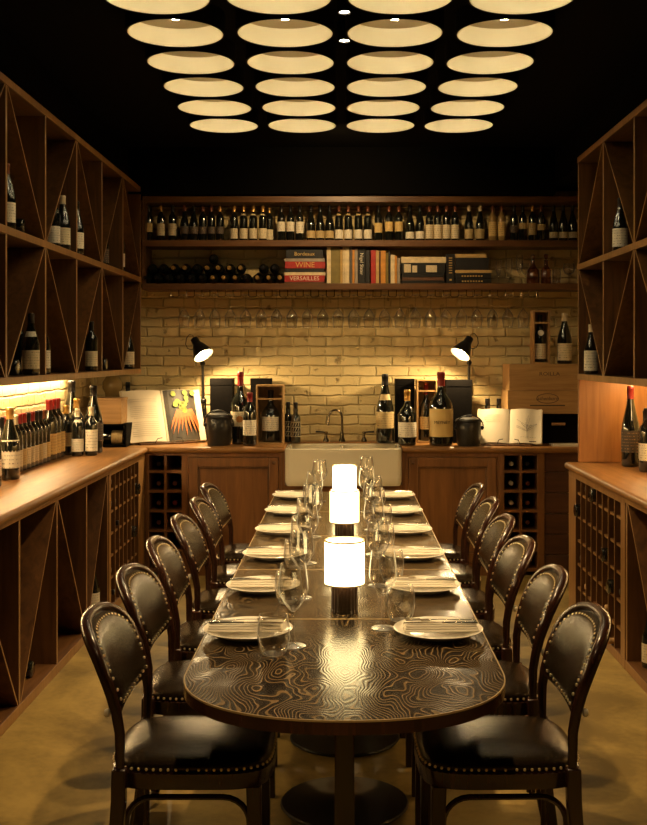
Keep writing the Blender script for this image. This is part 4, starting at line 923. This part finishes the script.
simple_glass(533, 8.0, .22, .046, 'pink tinted decanter with stopper among the shelf glasses', 'pink_spirit', 'decanter', 'decanter', 'decanter')
simple_glass(546, 8.0, .225, .036, 'slim amber decanter right of the pink decanter', 'pink_spirit', 'decanter', 'decanter', 'decanter')
simple_glass(556.5, 7.98, .11, .032, 'low tumbler right of the slim amber decanter', kind='tumbler')
simple_glass(569, 7.99, .15, .045, 'round goblet at the right end of the second shelf', kind='goblet')
simple_glass(525.5, 8.07, .16, .03, 'small goblet behind the pink decanter', kind='goblet')

# ------------------------------------------------------------------ dining tables
ZT = .75; HW = .395
def table(y0, y1, label, dend=False, cy=None):
    r = thing('dining_table', label, 'table', (0, (y0+y1)/2, 0))
    if dend:
        poly = []; yb_ = 2.72; dep = yb_-y0
        for k in range(41):
            t = pi-pi*k/40; c, s_ = cos(t), sin(t)
            poly.append((HW*math.copysign(abs(c)**(2/2.25), c), yb_-dep*abs(s_)**(2/2.25)))
        poly += [(HW, y1), (-HW, y1)]
    else: poly = [(-HW, y0), (HW, y0), (HW, y1), (-HW, y1)]
    MB().prism(poly, 'z', ZT-.032, ZT-.0015).build('table_top', 'mahogany', r); MB().prism(poly, 'z', ZT-.0015, ZT).build('table_surface', 'wenge', r)
    n = len(poly); cx, cy_ = 0, (y0+y1)/2
    m = MB()
    def off(p, e):                      # move a point outward by e in x and y of its outline
        i = poly.index(p); a, b = Vector(poly[i-1]), Vector(poly[(i+1) % n]); pv = Vector(p)
        d0 = (pv-a).normalized(); d1 = (b-pv).normalized(); n0 = Vector((d0.y, -d0.x)); n1 = Vector((d1.y, -d1.x)); nn = n0+n1
        if nn.length < 1e-6: nn = n0
        k = 1/max(.3, nn.normalized().dot(n0)); nn = nn.normalized()
        return (pv.x+nn.x*e*k, pv.y+nn.y*e*k)
    A = [off(p, .0008) for p in poly]; B = [off(p, -.0022) for p in poly]
    rings = [[(x, y, ZT-.004) for x, y in A], [(x, y, ZT+.0006) for x, y in A], [(x, y, ZT+.0006) for x, y in B], [(x, y, ZT-.001) for x, y in B]]
    m.loft(rings, False, False); m.build('edge_band', 'walnut_edge', r)
    cy = cy or (y0+y1)/2
    MB().box(-.026, .026, cy-.026, cy+.026, .018, ZT-.05).build('pedestal', 'mahogany', r, bevel=.005)
    MB().box(-.16, .16, cy-.16, cy+.16, ZT-.05, ZT-.0325).build('top_plate', 'black_metal', r)
    MB().lathe([(0, 0), (.215, 0), (.22, .006), (.215, .012), (.06, .026), (.04, .03), (0, .03)], 48, (0, cy, 0)).build('base_disc', 'black_metal', r)
segs_ = [(2.355, 3.258), (3.262, 4.008), (4.012, 4.758), (4.762, 5.488), (5.492, 6.29)]
lbs = ['dark grained dining table with rounded end, nearest in the joined row', 'dark square dining table joined second in the row', 'dark square dining table joined in the middle of the row', 'dark square dining table joined fourth in the row', 'dark dining table joined last in the row, nearest the sink']
for i, ((a, b), l) in enumerate(zip(segs_, lbs)): table(a, b, l, i == 0, cy={0: 2.88, 1: 3.74}.get(i))

# table lamps
def tlamp(y, label):
    r = thing('table_lamp', label, 'lamp', (0, y, ZT+.0008), group='table lamps along the dining table')
    pr = []
    b = MB(); n = 40
    ring = lambda z, k=1: [((.040+.0012*(1 if i % 2 else -1))*k*cos(2*pi*i/n), (.040+.0012*(1 if i % 2 else -1))*k*sin(2*pi*i/n)+y, z+ZT+.0008) for i in range(n)]
    b.loft([ring(0, 1.03), ring(.006, 1.03), ring(.008), ring(.098), ring(.10, .9)]); b.build('lamp_base', 'ribbed_dark', r, smooth=20)
    R_ = .0615; z0, z1 = ZT+.086, ZT+.219
    sh = MB().lathe([(R_, z0), (R_, z1), (R_-.002, z1), (R_-.002, z0), (R_, z0)], 48, (0, y, 0)).build('lamp_shade', 'shade_glow', r)
    for z in (z0, z1): MB().lathe([(R_+.0006, z-.0022), (R_+.0006, z+.0022), (R_-.003, z+.0022), (R_-.003, z-.0022), (R_+.0006, z-.0022)], 48, (0, y, 0)).build('shade_rim', 'shade_rim', sh)
    MB().lathe([(0, .15), (.018, .155), (.022, .172), (.016, .19), (0, .195)], 14, (0, y, ZT)).build('bulb', 'bulb', r)
    MB().tube([(0, y, ZT+.10), (0, y, ZT+.151)], .008, 8, (0, 1, 0)).build('stem', 'brass', r)
tlamp(3.36, 'glowing white drum table lamp nearest in the row of three'); tlamp(4.60, 'glowing white drum table lamp in the middle of three'); tlamp(5.62, 'glowing white drum table lamp farthest, near the sink')

# place settings
def plate_proto():
    o = MB().lathe([(0, .003), (.07, .003), (.072, 0), (.078, 0), (.085, .004), (.120, .017), (.125, .0195), (.1262, .021), (.1245, .0222), (.118, .0205), (.088, .010), (.078, .0065), (0, .006)], 56).build('dinner_plate', 'china')
    return tag(o, '', 'plate', 'dinner plates')
def napkin_proto():
    m = MB()
    for k, (w, dz) in enumerate(((.036, 0), (.033, .0052), (.030, .0104))):
        poly = []
        for s in (-1, 1):
            for t in (0, .5, 1):
                a = -pi/2+pi*t if s > 0 else pi/2+pi*t
                poly.append((s*w+.0024*cos(a), dz+.0024+.0024*sin(a)))
        m.prism([(p[0]+.003*k, p[1]) for p in poly], 'x', -.104+.002*k, .104-.003*k)
    return tag(m.build('napkin', 'linen'), '', 'napkin', 'folded napkins')
def knife_proto():
    r = thing('knife', '', 'knife', (0, 0, 0), group='table knives')
    MB().sweep([(-.10, 0, .004), (-.06, 0, .0045), (.0, 0, .004)], [(.0035*cos(2*pi*k/8), .006*sin(2*pi*k/8)) for k in range(8)], (0, 0, 1), scales=[1.1, 1, .8]).build('handle', 'steel', r)
    MB().prism([(0.0005, -.005), (.02, -.009), (.08, -.009), (.105, -.002), (.108, .005), (0.0005, .005)], 'z', .003, .0048).build('blade', 'steel', r)
    return r
def fork_proto():
    r = thing('fork', '', 'fork', (0, 0, 0), group='table forks')
    MB().sweep([(-.10, 0, .003), (-.05, 0, .0035), (.0, 0, .006), (.03, 0, .0055)], [(.0018*cos(2*pi*k/8), .005*sin(2*pi*k/8)) for k in range(8)], (0, 0, 1), scales=[1.3, 1, .6, .9]).build('handle', 'steel', r)
    m = MB().box(.03, .055, -.011, .011, .0045, .0062)
    for k in range(4): m.box(.055, .098, -.011+.0062*k, -.0076+.0062*k, .0045+.002, .0062+.002)
    m.build('tines', 'steel', r); return r
def tumbler_proto():
    t = .0014; out = [(.024, .0), (.030, .003), (.0385, .02), (.0435, .045), (.0425, .075), (.0375, .105)]
    inn = [(r_-t, max(z, .004)) for r_, z in out]
    o = MB().lathe([(0, 0)]+out+[(.0368, .1056)]+inn[::-1]+[(0, .004)], 32).build('tumbler', 'clear_glass', smooth=60)
    return tag(o, '', 'glass', 'stemless tumblers')
pp, np_, kp, fp, tp = plate_proto(), napkin_proto(), knife_proto(), fork_proto(), tumbler_proto()
DP = .588
for s, side in ((-1, 'left'), (1, 'right')):
    for i in range(6):
        d = 3.075+DP*i; x = s*.268+(-.004 if s < 0 else -.004); wh = f'{nth(i)} place from the near end, {side} table side'
        rz = random.uniform(-.05, .05)
        z0 = ZT+.001
        a = dup(pp, (x, d, z0), f'round white dinner plate at the {wh}', 0, 'dinner plates')
        # napkin lies on the plate's well, nearer the camera than the middle
        b = dup(np_, (x+s*.006, d-.012, z0+.0205), f'folded white napkin on the plate, {wh}', rz, 'folded napkins'); b['category'] = 'napkin'
        f_ = dup(fp, (x+s*.005, d+.004, z0+.0366), f'steel fork on the napkin, {wh}', rz+(pi if s > 0 else 0)+.06, 'table forks')
        k_ = dup(kp, (x+s*.008, d-.026, z0+.0366), f'steel knife on the napkin, {wh}', rz+(pi if s > 0 else 0)-.03, 'table knives')
        j = lambda q: random.uniform(-q, q)
        if s < 0: w, t_ = (-.140+j(.008), d-.125+j(.012)), (-.182+j(.006), d-.205+j(.01))
        else: w, t_ = (.116+j(.008), d+.065+j(.012)), (.168+j(.008), d+.165+j(.012))
        g = copy_tree(gp); g.location = (*w, z0-.0004); g.rotation_euler = (0, 0, j(3)); tag(g, f'stemmed wine glass by the plate, {wh}', 'wine glass', 'wine glasses on the table')
        q = dup(tp, (*t_, z0-.0004), f'stemless glass tumbler by the plate, {wh}', j(3), 'stemless tumblers')
for o in (pp, np_, tp): bpy.data.objects.remove(o)
for o in (kp, fp, gp):
    for c in list(o.children): bpy.data.objects.remove(c)
    bpy.data.objects.remove(o)

# ------------------------------------------------------------------ chairs (local: faces +x, seat centre at origin)
def chair_proto():
    r = thing('dining_chair', '', 'chair', (0, 0, 0))
    A, Bq, cx_ = .216, .190, -.035
    ring = lambda k, z, n=4.2: [(x, y, z) for x, y in superell(A*k, Bq*k, n, 56, cx_)]
    MB().loft([ring(.94, .438), ring(.985, .442), ring(1.0, .450), ring(.99, .459), ring(.93, .469), ring(.78, .479), ring(.5, .486), ring(.2, .489)]).build('seat', 'leather', r, smooth=60)
    MB().loft([ring(1.0, .394), ring(1.015, .399), ring(1.015, .436), ring(.98, .4405)]).build('seat_frame', 'mahogany', r, smooth=50)
    m = MB()
    se = superell(A*1.004, Bq*1.004, 4.2, 400, cx_); last = None
    for p in se:
        if last is None or (Vector(p)-Vector(last)).length > .0185: m.ball((p[0], p[1], .4475), .0042, 6, 4); last = p
    m.build('seat_nail_trim', 'brass', r)
    for s in (-1, 1):
        m = MB(); sq = [(.02, .02), (-.02, .02), (-.02, -.02), (.02, -.02)]
        m.sweep([(.137, s*.148, .395), (.141, s*.150, .2), (.147, s*.154, 0)], sq, (1, 0, 0), scales=[1, .85, .65]).build('front_leg', 'mahogany', r, bevel=.004)
    # back geometry
    def lean(z): return -.212-(.70*(z-.54)**1.55 if z > .54 else 0)+(-.055*((.45-z)/.45)**2 if z < .45 else 0)
    hw, zt, zs_ = .202, .816, .70
    def bx(y, z): return lean(z)-.030*max(0, 1-(y/hw)**2)*max(0, min(1, (z-.47)/.25))
    for s in (-1, 1):
        pts = [(lean(z), s*.198, z) for z in (0, .12, .25, .37, .455)]
        MB().sweep(pts, [(.019, .016), (-.019, .016), (-.019, -.016), (.019, -.016)], (1, 0, 0), scales=[.75, .85, .95, 1, 1]).build('rear_leg', 'mahogany', r, bevel=.004)
    arch = []
    for z in (.457, .50, .55, .60, .65): arch.append((-(.197+.005*(z-.457)/.2), z))
    for k in range(21):
        t = pi-pi*k/20; c, s_ = cos(t), sin(t); n_ = 2.9
        arch.append((hw*math.copysign(abs(c)**(2/n_), c), zs_-.02+(zt-zs_+.02)*abs(s_)**(2/n_)))
    for z in (.65, .60, .55, .50, .457): arch.append((.197+.005*(z-.457)/.2, z))
    pts = [(bx(y, z), y, z) for y, z in arch]
    sec = [(.017*cos(t)*(1 if cos(t) > 0 else .8), .0135*math.copysign(abs(sin(t))**.7, sin(t))) for t in [2*pi*k/12 for k in range(12)]]
    MB().sweep(pts, sec, (1, 0, .15), scales=[.80, .85, .9, .95, 1]+[1.05]*21+[1, .95, .9, .85, .80]).build('back_frame', 'mahogany', r, smooth=60)
    # lower rail
    rl = [(bx(y, .60), y, .60) for y in [-.194+.388*k/10 for k in range(11)]]
    MB().sweep(rl, [(.012, .013), (-.012, .013), (-.012, -.013), (.012, -.013)], (1, 0, 0)).build('back_rail', 'mahogany', r)
    # padded panel
    def outline(inset, k):
        pts = []
        a = hw-inset; top = zt-inset; zs2 = zs_-.02
        for i in range(k+1):
            t = pi*i/k; c, s_ = cos(t), sin(t)
            pts.append((a*math.copysign(abs(c)**(2/2.9), c), zs2+(top-zs2)*abs(s_)**(2/2.7)))
        zb_ = .606+inset*.5
        lo = [(-a*(1-.06*i/5), zs2-(zs2-zb_)*i/5) for i in range(1, 6)]
        bot = [(-a*.94+2*a*.94*i/10, zb_-.010*sin(pi*i/10)) for i in range(1, 10)]
        hi = [(a*(1-.06*(5-i)/5), zb_+(zs2-zb_)*i/5) for i in range(0, 5)]
        return pts+lo+bot+hi
    P0 = outline(.005, 24); cyz = (0, .71)
    def rg(k, off): return [(bx(cyz[0]+(y-cyz[0])*k, cyz[1]+(z-cyz[1])*k)+off, cyz[0]+(y-cyz[0])*k, cyz[1]+(z-cyz[1])*k) for y, z in P0]
    MB().loft([rg(.3, -.014), rg(.7, -.014), rg(.97, -.010), rg(1.0, .0), rg(.985, .012), rg(.93, .020), rg(.8, .026), rg(.6, .030), rg(.4, .032), rg(.2, .033)]).build('backrest', 'leather', r, smooth=70)
    m = MB(); P1 = outline(.0195, 200); last = None
    for y, z in P1:
        if last is None or (Vector((y, z))-last).length > .0185:
            m.ball((bx(y, z)+.019, y, z), .005, 6, 4); last = Vector((y, z))
    m.build('back_nail_trim', 'brass', r)
    for s in (-1, 1):   # bentwood braces under the seat
        y = s*.150
        br = [(-.205, y, .14)]+[(-.205+.07*(1-cos(t)), y, .29+.07*sin(t)) for t in [pi/2*k/6 for k in range(7)]]+[(.125-.07*(1-cos(t)), y, .29+.07*sin(t)) for t in [pi/2*(6-k)/6 for k in range(7)]]+[(.128, y, .14)]
        MB().tube(br, .0085, 8, (0, 1, 0)).build('side_brace', 'mahogany', r)
        MB().lathe([(0, 0), (.011, 0), (.012, .006), (.009, .012), (0, .013)], 12).xf(Matrix.Translation((lean(.60)-.018, s*.198, .60)) @ Matrix.Rotation(-pi/2, 4, 'Y')).build('bumper', 'rubber', r)
    br = [(.137, -.14, .16)]+[(.137, -.14+.06*(1-cos(t)), .30+.06*sin(t)) for t in [pi/2*k/6 for k in range(7)]]+[(.137, .14-.06*(1-cos(t)), .30+.06*sin(t)) for t in [pi/2*(6-k)/6 for k in range(7)]]+[(.137, .14, .16)]
    MB().tube(br, .0085, 8, (1, 0, 0)).build('front_brace', 'mahogany', r)
    return r
cp = chair_proto()
offL = [.378, .405, .415, .415, .415, .44]; offR = [.385, .39, .385, .40, .415, .42]
n = 0
for s, side, offs in ((-1, 'left', offL), (1, 'right', offR)):
    for i in range(6):
        loc = (s*offs[i], 3.06+.588*i, 0); rz = (0 if s < 0 else pi)+random.uniform(-.03, .03)
        lb = f'brown leather studded dining chair, {nth(i)} from the near end, {side} table side'
        dup(cp, loc, lb, rz, 'dining chairs around the table')
for c in list(cp.children): bpy.data.objects.remove(c)
bpy.data.objects.remove(cp)

# ------------------------------------------------------------------ ceiling lamps
ZR = 2.95
def drum_proto():
    r = thing('ceiling_lamp', '', 'ceiling lamp', (0, 0, 0)); R = .209
    MB().lathe([(R, 0), (R+.008, 0), (R+.008, .0895), (0, .0895), (0, .0865), (R, .0865), (R, 0)], 64).build('drum_shade', 'drum_outer', r)
    MB().lathe([(R-.0005, .001), (R-.0005, .086), (R-.004, .086), (R-.004, .001), (R-.0005, .001)], 64).build('lining', 'cream_liner', r); MB().lathe([(0, .0835), (R-.0045, .0835), (R-.0045, .086), (0, .086)], 64).build('crown_disc', 'crown_shaded', r)
    MB().lathe([(0, .062), (.016, .064), (.0235, .074), (.0235, .0833), (0, .0834)], 16).build('bulb', 'bulb', r)
    return r
dpz = drum_proto(); n = 0
for row in range(6):
    for c in range(4):
        y = 6.71-.481*row; x = -.742+.4815*c
        o = dpz if row == 0 and c == 0 else copy_tree(dpz)
        o.location = (x, y, ZR)
        tag(o, f'round cream lined ceiling lamp, {nth(row)} row from the sink wall, {nth(c)} from the left', 'ceiling lamp', 'round ceiling lamps')
def spot(name, loc, target, power, color, size, blend, radius, parent=None):
    l = bpy.data.lights.new(name, 'SPOT'); l.energy = power; l.color = color; l.spot_size = radians(size); l.spot_blend = blend; l.shadow_soft_size = radius
    o = bpy.data.objects.new(name, l); COL.objects.link(o)
    d = Vector(target)-Vector(loc); o.rotation_euler = d.to_track_quat('-Z', 'Y').to_euler()
    o.location = loc
    return o
WARM = (1, .66, .30)
SPW = 145
dl = [(4.49, 'nearer'), (4.90, 'farther')]
def downlight(y, label, show=True):
    x = 0.0
    if show:
        r = thing('downlight', label, 'downlight', (x, y, ZR))
        MB().lathe([(.024, 0), (.032, 0), (.032, .0885), (0, .0885), (0, .03), (.024, .03), (.024, 0)], 20, (x, y, ZR)).build('can', 'drum_outer', r)
        MB().lathe([(0, .006), (.0235, .006), (.0235, .012), (0, .012)], 20, (x, y, ZR)).build('lens', 'lens', r)
    spot('overhead_spot', (x, y, ZR-.03), (x, y, 0), SPW, WARM, 84, 1.0, .03)
for y, w in dl: downlight(y, f'small bright ceiling downlight between the round lamps, {w} of two')
for y in (1.35, 3.4, 5.9): downlight(y, '', False)
spot('overhead_spot', (0, 6.85, ZR-.03), (0, 8.1, 2.2), 45, WARM, 120, 1.0, .03)  # added unseen spot, brightens the bottle labels on the back wall shelf
# desk lamp beams
for px, s in ((203.6, 1), (460.2, -1)):
    x, z = PX(px, 7.86), PZ(355, 7.86)
    a = Vector((s*.50, -.36, -.79)).normalized()
    p = Vector((x, 7.86, z))+a*.015
    spot('desk_lamp_beam', tuple(p), tuple(p+Vector((s*.30, -.12, -.80))), 42, (1, .70, .34), 172, .7, .02)

# ------------------------------------------------------------------ world, camera, render look
w = bpy.data.worlds.new('room_dark'); SC.world = w; w.use_nodes = True
w.node_tree.nodes['Background'].inputs['Color'].default_value = (1, .7, .4, 1); w.node_tree.nodes['Background'].inputs['Strength'].default_value = .004
cam = bpy.data.cameras.new('camera'); co = bpy.data.objects.new('camera', cam); COL.objects.link(co)
co.location = (0, 0, H); co.rotation_euler = (pi/2, 0, 0); cam.sensor_width = 36; cam.sensor_fit = 'AUTO'; cam.lens = F/825*36
cam.shift_x = -(VX-323.5)/825; cam.shift_y = -(412.5-VY)/825; cam.clip_start = .05
SC.camera = co
SC.view_settings.view_transform = 'Standard'; SC.view_settings.look = 'None'; SC.view_settings.gamma = 1; SC.view_settings.exposure = .12
SC.cycles.use_denoising = True; SC.cycles.max_bounces = 28; SC.cycles.transmission_bounces = 28; SC.cycles.diffuse_bounces = 3; SC.cycles.glossy_bounces = 5; SC.cycles.sample_clamp_indirect = 6
